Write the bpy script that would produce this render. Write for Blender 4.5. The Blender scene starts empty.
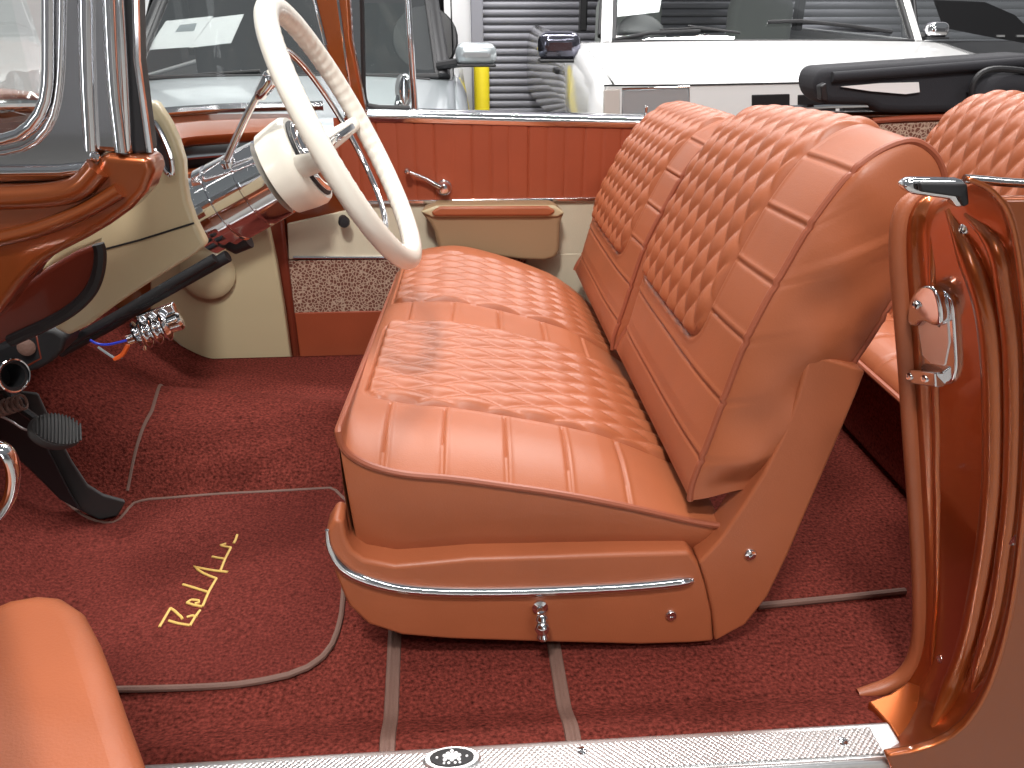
import bpy, bmesh, math, random
import numpy as np
from mathutils import Vector, Matrix
random.seed(7); rng = np.random.RandomState(5)
S = bpy.context.scene
COL = S.collection
PI = math.pi
V = lambda *a: np.array(a, float)

# ------------------------------------------------------------------ camera
F = 820.0; CAM = V(0.0, -0.75, 1.262); YAW, PIT = math.radians(4), math.radians(25.2)
fw = V(math.sin(YAW)*math.cos(PIT), math.cos(YAW)*math.cos(PIT), -math.sin(PIT))
rt = np.cross(fw, [0, 0, 1]); rt /= np.linalg.norm(rt); up = np.cross(rt, fw)
cd = bpy.data.cameras.new('camera'); cam = bpy.data.objects.new('camera', cd); COL.objects.link(cam)
cd.sensor_width = 36; cd.lens = F/1024*36; cd.clip_start = .02; cd.clip_end = 100
cam.matrix_world = Matrix(((rt[0], up[0], -fw[0], CAM[0]), (rt[1], up[1], -fw[1], CAM[1]), (rt[2], up[2], -fw[2], CAM[2]), (0, 0, 0, 1)))
S.camera = cam
# a sight line of the photograph, met with a real plane of the place
def ray(a, b): return fw + rt*(a-512)/F + up*(384-b)/F
def ay(a, b, y): d = ray(a, b); return CAM + d*(y-CAM[1])/d[1]
def az(a, b, z): d = ray(a, b); return CAM + d*(z-CAM[2])/d[2]
def ax(a, b, x): d = ray(a, b); return CAM + d*(x-CAM[0])/d[0]
def apl(a, b, p0, n): d = ray(a, b); n = np.array(n); return CAM + d*(np.dot(np.array(p0)-CAM, n)/np.dot(d, n))
def prj(p): v = np.array(p)-CAM; w = v@fw; return np.array([512+F*(v@rt)/w, 384-F*(v@up)/w])
def ys(l, y): return [ay(a, b, y) for a, b in l]

# ------------------------------------------------------------------ materials
def lin(r, g, b):
    f = lambda c: c/12.92 if c <= .04045 else ((c+.055)/1.055)**2.4
    return (f(r/255), f(g/255), f(b/255), 1)
def mat(name, col, rough=.5, metal=0., coat=0., bump=None, vary=None, spec=.5, emit=None, sheen=0.):
    m = bpy.data.materials.new(name); m.use_nodes = True
    nt = m.node_tree; b = nt.nodes['Principled BSDF']
    b.inputs['Base Color'].default_value = col; b.inputs['Roughness'].default_value = rough
    b.inputs['Metallic'].default_value = metal; b.inputs['Coat Weight'].default_value = coat
    b.inputs['Coat Roughness'].default_value = .06; b.inputs['Specular IOR Level'].default_value = spec
    if sheen: b.inputs['Sheen Weight'].default_value = sheen
    tc = nt.nodes.new('ShaderNodeTexCoord')
    if vary:
        sc, amt, det = vary
        n = nt.nodes.new('ShaderNodeTexNoise'); n.inputs['Scale'].default_value = sc; n.inputs['Detail'].default_value = det
        nt.links.new(tc.outputs['Object'], n.inputs['Vector'])
        r = nt.nodes.new('ShaderNodeMapRange'); r.inputs['From Min'].default_value = .25; r.inputs['From Max'].default_value = .75
        r.inputs['To Min'].default_value = 1-amt; r.inputs['To Max'].default_value = 1+amt
        nt.links.new(n.outputs['Fac'], r.inputs['Value'])
        x = nt.nodes.new('ShaderNodeMix'); x.data_type = 'RGBA'; x.blend_type = 'MULTIPLY'; x.inputs[0].default_value = 1
        x.inputs[6].default_value = col; nt.links.new(r.outputs['Result'], x.inputs[7]); nt.links.new(x.outputs[2], b.inputs['Base Color'])
    if bump:
        sc, st, det = bump
        n = nt.nodes.new('ShaderNodeTexNoise'); n.inputs['Scale'].default_value = sc; n.inputs['Detail'].default_value = det
        nt.links.new(tc.outputs['Object'], n.inputs['Vector'])
        u = nt.nodes.new('ShaderNodeBump'); u.inputs['Strength'].default_value = st; u.inputs['Distance'].default_value = .004
        nt.links.new(n.outputs['Fac'], u.inputs['Height']); nt.links.new(u.outputs['Normal'], b.inputs['Normal'])
    if emit: b.inputs['Emission Color'].default_value = emit[0]; b.inputs['Emission Strength'].default_value = emit[1]
    return m
def glass(name, tint, refl=1.0):
    m = bpy.data.materials.new(name); m.use_nodes = True; nt = m.node_tree; nt.nodes.clear()
    o = nt.nodes.new('ShaderNodeOutputMaterial'); t = nt.nodes.new('ShaderNodeBsdfTransparent'); g = nt.nodes.new('ShaderNodeBsdfGlossy')
    g.inputs['Roughness'].default_value = .02; t.inputs['Color'].default_value = tint
    f = nt.nodes.new('ShaderNodeFresnel'); f.inputs['IOR'].default_value = 1.45
    mu = nt.nodes.new('ShaderNodeMath'); mu.operation = 'MULTIPLY'; mu.inputs[1].default_value = refl
    x = nt.nodes.new('ShaderNodeMixShader'); nt.links.new(f.outputs[0], mu.inputs[0]); nt.links.new(mu.outputs[0], x.inputs[0])
    nt.links.new(t.outputs[0], x.inputs[1]); nt.links.new(g.outputs[0], x.inputs[2]); nt.links.new(x.outputs[0], o.inputs[0]); return m
M = {}
M['leather'] = mat('tan_leather', lin(158, 88, 56), .43, bump=(420, .10, 3), vary=(9, .07, 3))
M['leather_dark'] = mat('rust_leather', lin(152, 70, 42), .5, bump=(300, .12, 3), vary=(7, .08, 3))
M['piping'] = mat('leather_piping', lin(146, 78, 54), .45)
M['carpet'] = mat('burgundy_carpet', lin(103, 46, 39), .95, bump=(210, 1.0, 5), vary=(170, .75, 5), spec=.05)
M['mat'] = mat('burgundy_mat', lin(104, 47, 41), .95, bump=(260, 1.0, 5), vary=(200, .6, 5), spec=.05)
M['binding'] = mat('grey_brown_binding', lin(112, 84, 74), .7, bump=(300, .3, 2))
M['gold'] = mat('gold_thread', lin(222, 186, 104), .5, bump=(500, .3, 1))
M['copper'] = mat('copper_metallic_paint', lin(146, 74, 34), .3, .7, 1.0)
M['copper_flat'] = mat('copper_jamb_paint', lin(176, 92, 44), .30, .8, 1.)
M['maroon'] = mat('maroon_inner_paint', lin(120, 48, 30), .45, .3, .3)
M['chrome'] = mat('chrome', (.78, .78, .8, 1), .07, 1.)
M['darkchrome'] = mat('dark_mirror_shell', (.16, .16, .2, 1), .12, .9)
M['steel'] = mat('brushed_aluminium', (.80, .80, .80, 1), .34, .9)
M['cream'] = mat('cream_paint', lin(190, 176, 142), .35, 0, .5)
M['ivory'] = mat('ivory_plastic', lin(240, 235, 222), .3, 0, .4)
M['creamv'] = mat('cream_vinyl', lin(206, 196, 172), .5, bump=(300, .1, 2))
M['beige'] = mat('beige_armrest_plastic', lin(152, 126, 96), .45)
M['black'] = mat('black_rubber', (.012, .012, .014, 1), .55)
M['dark'] = mat('dark_metal', (.02, .02, .022, 1), .4, .3)
M['pedal'] = mat('grey_rubber', lin(62, 62, 62), .7)
M['cloth'] = mat('black_top_cloth', (.02, .02, .025, 1), .85, bump=(400, .3, 2))
M['white'] = mat('white_car_paint', lin(238, 238, 238), .25, 0, 1.)
M['silver'] = mat('silver_car_paint', lin(178, 186, 190), .3, .5, 1.)
M['blackpaint'] = mat('black_car_paint', (.008, .008, .009, 1), .4, 0, .3)
M['paper'] = mat('white_paper', lin(244, 244, 246), .8)
M['print'] = mat('grey_print', lin(150, 155, 160), .8)
M['yellow'] = mat('yellow_paint', lin(236, 214, 40), .5)
M['wall'] = mat('white_painted_wall', lin(226, 226, 228), .8, bump=(12, .05, 4), vary=(2, .03, 3))
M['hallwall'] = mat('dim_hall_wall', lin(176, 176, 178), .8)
M['slat'] = mat('grey_roller_slats', lin(140, 140, 148), .5, .1)
M['gap'] = mat('dark_slat_gap', lin(60, 60, 64), .7)
M['concrete'] = mat('concrete_floor', lin(150, 148, 144), .6, bump=(20, .05, 4), vary=(1.5, .12, 5))
M['seatgrey'] = mat('grey_cabin_cloth', lin(120, 124, 122), .8)
M['lens'] = mat('headlamp_glass', lin(190, 196, 200), .12, .4, 1.)
M['amber'] = mat('pale_indicator_lens', lin(214, 206, 200), .15, .1, 1.)
M['bluewire'] = mat('blue_wire', lin(40, 60, 190), .4); M['orangewire'] = mat('orange_wire', lin(235, 100, 40), .4); M['greywire'] = mat('grey_wire', lin(150, 160, 165), .4)
M['glass'] = glass('windscreen_glass', (.94, .97, .96, 1), .35)
M['carglass'] = glass('car_glass', (.92, .95, .94, 1), .6)
M['tint'] = glass('tinted_side_glass', (.10, .11, .11, 1), .5)
M['clear'] = mat('gauge_dial', lin(60, 60, 64), .1, .2, 1.)
# patterned woven door cloth: gold and brown loops
def woven():
    m = bpy.data.materials.new('woven_brocade'); m.use_nodes = True; nt = m.node_tree; b = nt.nodes['Principled BSDF']
    b.inputs['Roughness'].default_value = .7
    tc = nt.nodes.new('ShaderNodeTexCoord'); v = nt.nodes.new('ShaderNodeTexVoronoi'); v.inputs['Scale'].default_value = 105; v.feature = 'DISTANCE_TO_EDGE'
    r = nt.nodes.new('ShaderNodeValToRGB'); r.color_ramp.elements[0].position = .03; r.color_ramp.elements[0].color = lin(186, 160, 140)
    r.color_ramp.elements[1].position = .16; r.color_ramp.elements[1].color = lin(108, 60, 46)
    nt.links.new(tc.outputs['Object'], v.inputs['Vector']); nt.links.new(v.outputs['Distance'], r.inputs[0]); nt.links.new(r.outputs[0], b.inputs['Base Color']); return m
M['woven'] = woven()
# roughcast sill tread: tiny raised diamonds
def tread():
    m = mat('diamond_tread_aluminium', (.82, .82, .82, 1), .32, .85); nt = m.node_tree; b = nt.nodes['Principled BSDF']
    tc = nt.nodes.new('ShaderNodeTexCoord'); mp = nt.nodes.new('ShaderNodeMapping'); mp.inputs['Rotation'].default_value = (0, 0, PI/4); mp.inputs['Scale'].default_value = (190, 190, 0)
    ch = nt.nodes.new('ShaderNodeTexVoronoi'); ch.voronoi_dimensions = '2D'; ch.inputs['Randomness'].default_value = 0; ch.inputs['Scale'].default_value = 1
    u = nt.nodes.new('ShaderNodeBump'); u.inputs['Strength'].default_value = .8; u.inputs['Distance'].default_value = .002; u.invert = True
    nt.links.new(tc.outputs['Object'], mp.inputs['Vector']); nt.links.new(mp.outputs[0], ch.inputs['Vector']); nt.links.new(ch.outputs['Distance'], u.inputs['Height']); nt.links.new(u.outputs[0], b.inputs['Normal']); return m
M['tread'] = tread()

# ------------------------------------------------------------------ object helpers
def tag(o, label=None, cat=None, group=None, kind=None):
    for k, v in (('label', label), ('category', cat), ('group', group), ('kind', kind)):
        if v: o[k] = v
    return o
def empty(name, loc, label, cat, group=None):
    o = bpy.data.objects.new(name, None); COL.objects.link(o); o.location = tuple(loc); o.empty_display_size = .05
    return tag(o, label, cat, group)
class MB:
    def __init__(s): s.v = []; s.f = []
    def add(s, vs, fs):
        b = len(s.v); s.v += [tuple(map(float, p)) for p in vs]; s.f += [tuple(b+i for i in f) for f in fs]; return s
    def box(s, c, d, ez=0., R=None):
        vs = []
        for i in (-1, 1):
            for j in (-1, 1):
                for k in (-1, 1):
                    p = V(i*d[0]/2, j*d[1]/2, k*d[2]/2)
                    if R is not None: p = R@p
                    elif ez: p = V(p[0]*math.cos(ez)-p[1]*math.sin(ez), p[0]*math.sin(ez)+p[1]*math.cos(ez), p[2])
                    vs.append(np.array(c)+p)
        return s.add(vs, [(0, 1, 3, 2), (4, 6, 7, 5), (0, 4, 5, 1), (2, 3, 7, 6), (0, 2, 6, 4), (1, 5, 7, 3)])
    def prism(s, pts, off):
        n = len(pts); pts = [np.array(p) for p in pts]; off = np.array(off)
        vs = pts+[p+off for p in pts]
        return s.add(vs, [tuple(range(n)), tuple(range(2*n-1, n-1, -1))]+[(i, n+i, n+(i+1) % n, (i+1) % n) for i in range(n)])
    def grid(s, P, closeu=False, closev=False):
        nu, nv = len(P), len(P[0]); vs = [p for r in P for p in r]; fs = []
        for i in range(nu if closeu else nu-1):
            for j in range(nv if closev else nv-1):
                a, b = (i+1) % nu, (j+1) % nv
                fs.append((i*nv+j, a*nv+j, a*nv+b, i*nv+b))
        return s.add(vs, fs)
    def tube(s, pts, r, n=10, closed=False, flat=1., upv=None):
        pts = [np.array(p, float) for p in pts]; m = len(pts); rs = r if hasattr(r, '__len__') else [r]*m; rings = []; u = None
        for i in range(m):
            if closed: t = pts[(i+1) % m]-pts[i-1]
            else: t = pts[min(i+1, m-1)]-pts[max(i-1, 0)]
            t = t/(np.linalg.norm(t)+1e-12)
            if u is None or upv is not None:
                h = np.array(upv, float) if upv is not None else (V(0, 0, 1) if abs(t[2]) < .9 else V(1, 0, 0)); u = h-t*(h@t)
            else: u = u-t*(u@t)
            u = u/(np.linalg.norm(u)+1e-12); w = np.cross(t, u)
            rings.append([pts[i]+rs[i]*(math.cos(2*PI*k/n)*u*flat+math.sin(2*PI*k/n)*w) for k in range(n)])
        b = len(s.v); s.grid(rings, closeu=closed, closev=True)
        if not closed: s.f.append(tuple(b+k for k in range(n-1, -1, -1))); s.f.append(tuple(b+(m-1)*n+k for k in range(n)))
        return s
    def lathe(s, o, axis, prof, n=28, scale=(1, 1), ref=None):
        a = np.array(axis, float); a /= np.linalg.norm(a); h = np.array(ref, float) if ref is not None else (V(0, 0, 1) if abs(a[2]) < .9 else V(1, 0, 0))
        u = h-a*(h@a); u /= np.linalg.norm(u); w = np.cross(a, u); o = np.array(o, float)
        b = len(s.v); R = [[o+a*t+r*(math.cos(2*PI*k/n)*u*scale[0]+math.sin(2*PI*k/n)*w*scale[1]) for k in range(n)] for t, r in prof]
        s.grid(R, closev=True); m = len(prof)
        s.f.append(tuple(b+k for k in range(n-1, -1, -1))); s.f.append(tuple(b+(m-1)*n+k for k in range(n))); return s
    def ball(s, c, r, n=14):
        rr = r if hasattr(r, '__len__') else (r, r, r)
        R = [[np.array(c)+V(rr[0]*math.sin(th)*math.cos(2*PI*k/n), rr[1]*math.sin(th)*math.sin(2*PI*k/n), rr[2]*math.cos(th)) for k in range(n)] for th in [1e-3+(PI-2e-3)*i/8 for i in range(9)]]
        return s.grid(R, closev=True)
    def build(s, name, m, parent=None, bevel=0, seg=3, ang=38, sub=0, solid=0):
        me = bpy.data.meshes.new(name); me.from_pydata(s.v, [], s.f); me.validate(); me.update()
        bm = bmesh.new(); bm.from_mesh(me); bmesh.ops.recalc_face_normals(bm, faces=bm.faces); bm.to_mesh(me); bm.free()
        me.polygons.foreach_set('use_smooth', [True]*len(me.polygons))
        me.set_sharp_from_angle(angle=math.radians(ang))
        o = bpy.data.objects.new(name, me); COL.objects.link(o); me.materials.append(M[m] if isinstance(m, str) else m)
        if solid: d = o.modifiers.new('solid', 'SOLIDIFY'); d.thickness = solid; d.offset = 0
        if bevel: d = o.modifiers.new('bevel', 'BEVEL'); d.width = bevel; d.segments = seg; d.limit_method = 'ANGLE'; d.angle_limit = math.radians(35); d.harden_normals = False
        if sub: d = o.modifiers.new('sub', 'SUBSURF'); d.levels = sub; d.render_levels = sub
        if parent is not None:
            root = parent; off = Vector((0, 0, 0))
            while root is not None: off += root.location; root = root.parent
            for vtx in me.vertices: vtx.co -= off
            o.parent = parent
        return o
def top(name, mb, m, label, cat, group=None, **k):
    # a thing that is one mesh: its origin goes to its base
    o = mb.build(name, m, None, **k); tag(o, label, cat, group); return o
def resample(pts, n):
    P = np.array(pts, float); d = np.r_[0, np.cumsum(np.linalg.norm(np.diff(P, axis=0), axis=1))]
    t = np.linspace(0, d[-1], n); return np.stack([np.interp(t, d, P[:, i]) for i in range(P.shape[1])], 1)
def smooth(pts, n, it=2, closed=False):
    P = np.array(pts, float)
    for _ in range(it):
        if closed: A = P*.75+np.roll(P, -1, 0)*.25; B = P*.25+np.roll(P, -1, 0)*.75; P = np.stack([A, B], 1).reshape(-1, P.shape[1])
        else:
            A = P[:-1]*.75+P[1:]*.25; B = P[:-1]*.25+P[1:]*.75; P = np.concatenate([P[:1], np.stack([A, B], 1).reshape(-1, P.shape[1]), P[-1:]])
    if closed: P = np.concatenate([P, P[:1]]); return resample(P, n+1)[:-1]
    return resample(P, n)
def sm(x, a, b): t = np.clip((x-a)/(b-a), 0, 1); return t*t*(3-2*t)
def screw(c, nrm, r, parent, name='screw'):
    c = np.array(c); nrm = np.array(nrm, float); nrm /= np.linalg.norm(nrm)
    m = MB(); m.lathe(c-nrm*.001, nrm, [(0, r), (r*.25, r), (r*.5, r*.8), (r*.55, r*.35), (r*.35, r*.3), (r*.35, 0.0001)], 14)
    return m.build(name, 'chrome', parent)

exec_parts = []
# ================================================================== SETTING
g = MB().box((1.5, 2, -.05), (24, 20, .1)).build('floor', 'concrete'); tag(g, 'grey concrete floor of the hall', None, kind='structure')
w = MB()
w.box((-5.9, 6.7, 2.5), (12.24, .2, 5)); w.box((9.3, 6.7, 2.5), (8.4, .2, 5)); w.box((2.66, 6.7, 4.3), (4.88, .2, 1.4))
tag(w.build('wall_back', 'wall'), 'white painted back wall of the hall', kind='structure')
tag(MB().box((1.5, -8.1, 2.6), (24, .2, 5.2)).build('wall_front', 'hallwall'), 'dim wall of the hall behind the viewer', kind='structure')
tag(MB().box((-9.1, -.7, 2.6), (.2, 14.6, 5.2)).build('wall_left', 'hallwall'), 'dim side wall of the hall', kind='structure')
tag(MB().box((12.1, -.7, 2.6), (.2, 14.6, 5.2)).build('wall_right', 'hallwall'), 'dim side wall of the hall', kind='structure')
d1 = empty('door_1', (2.6, 6.6, 0), 'closed grey slatted roller door in the back wall', None); tag(d1, kind='structure')
sl = MB()
prof = []
nsl = 61
for i in range(nsl):
    z0 = .0+i*.0592
    prof += [(6.62, z0), (6.612, z0+.004), (6.60, z0+.012), (6.595, z0+.03), (6.60, z0+.048), (6.612, z0+.0545)]
P = [[V(x, y, z) for y, z in prof] for x in (.27, 5.05)]
sl.grid(P); sl.build('slat_curtain', 'slat', d1, ang=70)
gp = MB()
for i in range(nsl): gp.box((2.66, 6.612, i*.0592-.002), (4.78, .012, .009))
gp.build('slat_joint', 'gap', d1)
MB().box((.225, 6.58, 2.0), (.10, .10, 4.0)).build('guide_rail', 'slat', d1, .008)
MB().box((5.09, 6.58, 2.0), (.10, .10, 4.0)).build('guide_rail', 'slat', d1, .008)
b = MB().lathe((.245, 6.25, 0), (0, 0, 1), [(0, .062), (.86, .062), (.89, .055), (.91, .03), (.913, .001)], 24)
top('bollard', b, 'yellow', 'yellow steel bollard standing before the roller door', 'bollard')

# ================================================================== FRONT BENCH SEAT
YN, YF = .24, 1.41
seat = empty('front_bench_seat', (.15, .83, .33), 'tan leather front bench seat with quilted inserts and two split backrests', 'car seat')
# ---- cushion
nearp = smooth([(337.5, 431), (341, 447), (352, 457), (372, 467), (405, 475), (450, 478), (500, 485), (550, 492), (590, 499), (640, 509), (690, 521), (722, 526)], 140, 2)
NP = np.array(ys(nearp, YN))                      # near edge, front to rear (x, z)
farp = smooth([(402, 276), (412, 262), (425, 256), (445, 252), (468, 250), (495, 255), (530, 265), (580, 284), (612, 318)], 140, 2)
FP = np.array(ys(farp, YF-.03))
FP[:, 0] = NP[:, 0]*.5+np.linspace(FP[0, 0], FP[-1, 0], 140)*.5
NU, NV = 200, 340
def prof_at(P, n): return resample(P[:, [0, 2]], n)
A0, A1 = prof_at(NP, NU), prof_at(FP, NU)
u = np.linspace(0, 1, NU)[:, None]; v = np.linspace(0, 1, NV)[None, :]
yy = YN+v*(YF-YN)
X = A0[:, 0][:, None]*(1-v)+A1[:, 0][:, None]*v
Zb = A0[:, 1][:, None]*(1-v)+A1[:, 1][:, None]*v
edge = np.minimum(1, np.minimum(v, 1-v)/.10); edge = (1-(1-edge)**2)
fr = np.minimum(1, u/.16); fr = 1-(1-fr)**2; rr = np.minimum(1, (1-u)/.3)
Zc = Zb+.030*edge*fr*(.35+.65*rr)-.012*np.exp(-((v-.5)/.03)**2)*0
Zc = Zc-.02*(1-fr)*0
ulen = np.linalg.norm(np.diff(A0, axis=0), axis=1).sum(); U = u*ulen
def quilt(a, b, w, h):
    p, q = a/h+b/w, a/h-b/w
    return (np.abs(np.sin(PI*p))*np.abs(np.sin(PI*q)))**.55
def insert(U, Y, u0, u1, y0, y1, r):
    # signed distance to a rounded rectangle, negative inside
    cx, cy, hx, hy = (u0+u1)/2, (y0+y1)/2, (u1-u0)/2-r, (y1-y0)/2-r
    dx, dy = np.abs(U-cx)-hx, np.abs(Y-cy)-hy
    return np.hypot(np.maximum(dx, 0), np.maximum(dy, 0))+np.minimum(np.maximum(dx, dy), 0)-r
CI = [(.405, .765), (.895, 1.255)]
disp = np.zeros_like(Zc); Yg = yy+0*U; Ug = U+0*yy
ins = np.full_like(disp, 9.)
for y0, y1 in CI:
    d = insert(Ug, Yg, .045, .8, y0, y1, .03); ins = np.minimum(ins, d)
inside = sm(-ins, 0, .010)
disp += inside*(.0105*quilt(Ug, Yg, .050, .108)+.001)
disp -= .0035*np.exp(-(ins/.0025)**2)
disp += .0010*np.exp(-((ins-.006)/.003)**2)
# pleat seams across the plain bands
usamp = [Ug[np.argmin([abs(prj((A0[i, 0], YN, A0[i, 1]))[0]-px) for i in range(NU)]), 0] for px in (383, 441, 508, 570, 629)]
plain = sm(ins, .004, .010)
for k, us in enumerate(usamp):
    bandm = plain*(Yg < 1.262)
    disp += bandm*(-.003*np.exp(-((Ug-us)/.0025)**2)+.0018*np.exp(-((Ug-us-.006)/.003)**2))
Zt = Zc+disp
c = MB(); c.grid(np.stack([X, yy+0*X, Zt], 2).tolist())
# skirts: near, front, far, rear
def skirt(line, low, bulge, nrm, n=14):
    rows = []
    for t in np.linspace(0, 1, n):
        rows.append([p*(1-t)+q*t+np.array(nrm)*bulge*math.sin(PI*t)**.8 for p, q in zip(line, low)])
    return rows
cush_top = c
cu = cush_top.build('cushion', 'leather', seat, ang=80)
ZL = .47
nl = [V(a[0], YN, a[1]) for a in A0]; fl = [V(a[0], YF, a[1]) for a in A1]
frl = [V(X[0, j], yy[0, j], Zb[0, j]) for j in range(0, NV, 6)]
sd = MB()
sd.grid(skirt(nl, [V(-.156+(p[0]+.168)*1.0, YN+.034, ZL) for p in nl], .010, (0, -1, 0)))
sd.grid(skirt(frl, [V(-.156, p[1], ZL) for p in frl], .004, (-1, 0, 0)))
sd.grid(skirt(fl, [V(p[0], YF, ZL) for p in fl], .012, (0, 1, 0)))
sd.build('side_skirt', 'leather', cu, ang=60)
pl = [V(p[0], p[1], p[2]) for p in frl[::-1]]+nl[2:]
MB().tube(smooth(pl, 220, 1), .0052, 8).build('piping', 'piping', cu)
# ---- split backrests
bp_px = [(690, 500), (691, 487), (699, 465), (712, 432), (727, 390), (745, 342), (765, 303), (784, 270), (808, 228), (830, 197), (852, 171), (877, 152), (897, 143), (912, 140), (926, 146), (938, 158), (945, 178), (944, 205), (930, 240), (910, 272), (893, 298), (873, 333), (850, 366), (838, 392), (815, 430), (780, 480)]
BP = np.array(ys(smooth(bp_px, 360, 2), YN))[:, [0, 2]]
dd = np.r_[0, np.cumsum(np.linalg.norm(np.diff(BP, axis=0), axis=1))]; BL = dd[-1]
itop = int(np.argmax(BP[:, 1])); sT = dd[itop]
pp = np.array([prj((p[0], YN, p[1])) for p in BP])
def s_at(px, py): return dd[np.argmin(np.hypot(pp[:, 0]-px, pp[:, 1]-py))]
seams = [s_at(852, 171), s_at(808, 228), s_at(775, 287), s_at(745, 342), s_at(722, 402), s_at(700, 460)]
pi_ = np.array([prj((q[0], .43, q[1])) for q in BP]); s_ins = dd[np.argmin(np.hypot(pi_[:, 0]-668, pi_[:, 1]-322))]
def backrest(y0, y1, iy0, iy1, dz, dx, nm):
    n_s, n_v = len(BP), 170
    Yv = np.linspace(y0, y1, n_v); Sg, Yg = np.meshgrid(dd, Yv, indexing='ij')
    T = np.gradient(BP, axis=0); T /= np.linalg.norm(T, axis=1)[:, None]; N = np.stack([-T[:, 1], T[:, 0]], 1)
    vv = (Yv-y0)/(y1-y0); bul = .010*(1-np.abs(2*vv-1)**4)-.030*sm(vv, .86, 1.0)**1.5
    d = insert(Sg, Yg, s_ins, sT+.26, iy0, iy1, .05)
    ds = np.zeros_like(Sg); ds += sm(-d, 0, .012)*(.0105*quilt(Sg, Yg-iy0, .052, .085)+.001)
    ds -= .0045*np.exp(-(d/.003)**2); ds += .0015*np.exp(-((d-.007)/.0032)**2)
    pln = sm(d, .005, .011)
    for k, s0 in enumerate(seams+[sT+.15, sT+.26]):
        band = pln*(1. if k >= 4 else np.where(Yg < iy0, 1., 0))
        ds += band*(-.003*np.exp(-((Sg-s0)/.0026)**2)+.0018*np.exp(-((Sg-s0-.006)/.003)**2))
    dist = ds+bul[None, :]*np.minimum(1, dd/.1)[:, None]
    Xg = BP[:, 0][:, None]+N[:, 0][:, None]*dist+dx; Zg = BP[:, 1][:, None]+N[:, 1][:, None]*dist
    lean = (dz[0]+(dz[1]-dz[0])*vv[None, :])*np.clip((Zg-.5)/.6, 0, 1); Zg = Zg+lean
    if N[itop, 1] < 0: raise SystemExit('normal')
    o = MB().grid(np.stack([Xg, Yg, Zg], 2).tolist()).build('backrest', 'leather', seat, ang=80)
    for side, ye in ((0, y0), (1, y1)):
        j = 0 if side == 0 else n_v-1
        C = np.stack([Xg[:, j], np.full(n_s, ye), Zg[:, j]], 1)
        k = itop-26
        Fr = resample(C[:k], 90); Bk = resample(C[:k-1:-1], 90)
        t = np.linspace(0, 1, 90)[:, None]
        rows = []
        for q in np.linspace(0, 1, 26):
            R = Fr*(1-q)+Bk*q; bl = .024*math.sin(PI*q)**.7*np.clip(4*(1-t[:, 0]), 0, 1)**.5*np.clip(t[:, 0]*8, .3, 1)
            wr = .0022*np.sin(R[:, 0]*38+R[:, 2]*55)*math.sin(PI*q)+.003*np.sin(R[:, 2]*42-q*5)*math.sin(PI*q)*(t[:, 0] < .7)
            R = R.copy(); R[:, 1] += (-1 if side == 0 else 1)*(bl+wr); rows.append(R.tolist())
        MB().grid(rows).build('side_panel', 'leather', o, ang=70)
        MB().tube(resample(C, 200), .0050, 8).build('piping', 'piping', o)
    return o
backrest(YN, .825, .375, .775, (0., -.035), 0., 'a')
backrest(.835, YF, .935, 1.355, (-.068, -.09), -.005, 'b')
# ---- base panel along the near side, hinge arm cover, trim
def yoff(l, y, off, mname, nm, parent, bevel=.012, seg=4, **k):
    return MB().prism(ys(l, y), (0, off, 0)).build(nm, mname, parent, bevel, seg, **k)
inner = [(334, 519), (343, 521), (346, 538), (352, 551), (364, 560), (395, 566), (430, 563), (470, 559), (540, 557), (620, 554), (690, 552), (699, 564), (706, 585), (712, 612), (714, 642)]
outer = [(690, 644), (640, 645.5), (540, 643), (450, 640), (402, 636), (368, 625), (348, 606), (337, 580), (328, 552), (326, 532)]
bpan = yoff(inner+outer, YN-.022, .05, 'leather', 'base_panel', seat, .014, 5)
arm = [(699, 563), (720, 540), (742, 508), (763, 475), (782, 437), (797, 398), (808, 358), (815, 355), (840, 362), (866, 371), (858, 392), (838, 440), (812, 500), (788, 556), (768, 597), (746, 625), (715, 642), (712, 612), (706, 585)]
yoff(arm, YN-.026, .055, 'leather', 'hinge_cover', seat, .014, 5)
strip = smooth([(327, 530), (328, 545), (335, 560), (350, 574), (385, 586), (430, 591.5), (500, 592), (560, 590), (640, 586), (693, 580)], 60, 2)
MB().tube(ys(strip, YN-.0225), [.003+.0055*min(1, i/6)*min(1, (59-i)/2+.3) for i in range(60)], 10, flat=1, upv=(0, 1, 0)).build('trim_strip', 'chrome', seat)
# seat adjuster lever knob: chrome stem with stacked balls
kn = MB(); kp = ay(540, 607, YN-.024)
kn.lathe(kp+V(0, .004, 0), (0, -1, 0), [(0, .012), (.006, .012), (.008, .006), (.02, .006)], 18)
kn.lathe(kp+V(0, -.018, .004), (.05, -.15, -1), [(0, .006), (.004, .0095), (.010, .0105), (.014, .008), (.0165, .0105), (.024, .0125), (.030, .0105), (.034, .008), (.040, .0095), (.046, .006), (.048, .001)], 18)
kn.build('adjuster_lever', 'chrome', seat)
screw(ay(671, 615, YN-.0225), (0, -1, 0), .0095, seat); screw(ay(750, 554, YN-.0265), (0, -1, 0), .0098, seat)
# hidden frame that carries cushion and backs
MB().box((.12, .83, .415), (.50, 1.12, .13)).build('seat_frame', 'leather', seat, .01)
MB().box((.12, .83, .338), (.40, 1.0, .03)).build('seat_track', 'dark', seat)

# ================================================================== CAR BODY
car = empty('convertible_car', (0, .75, 0), 'copper coloured open classic convertible whose cabin fills the view', 'car')
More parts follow.
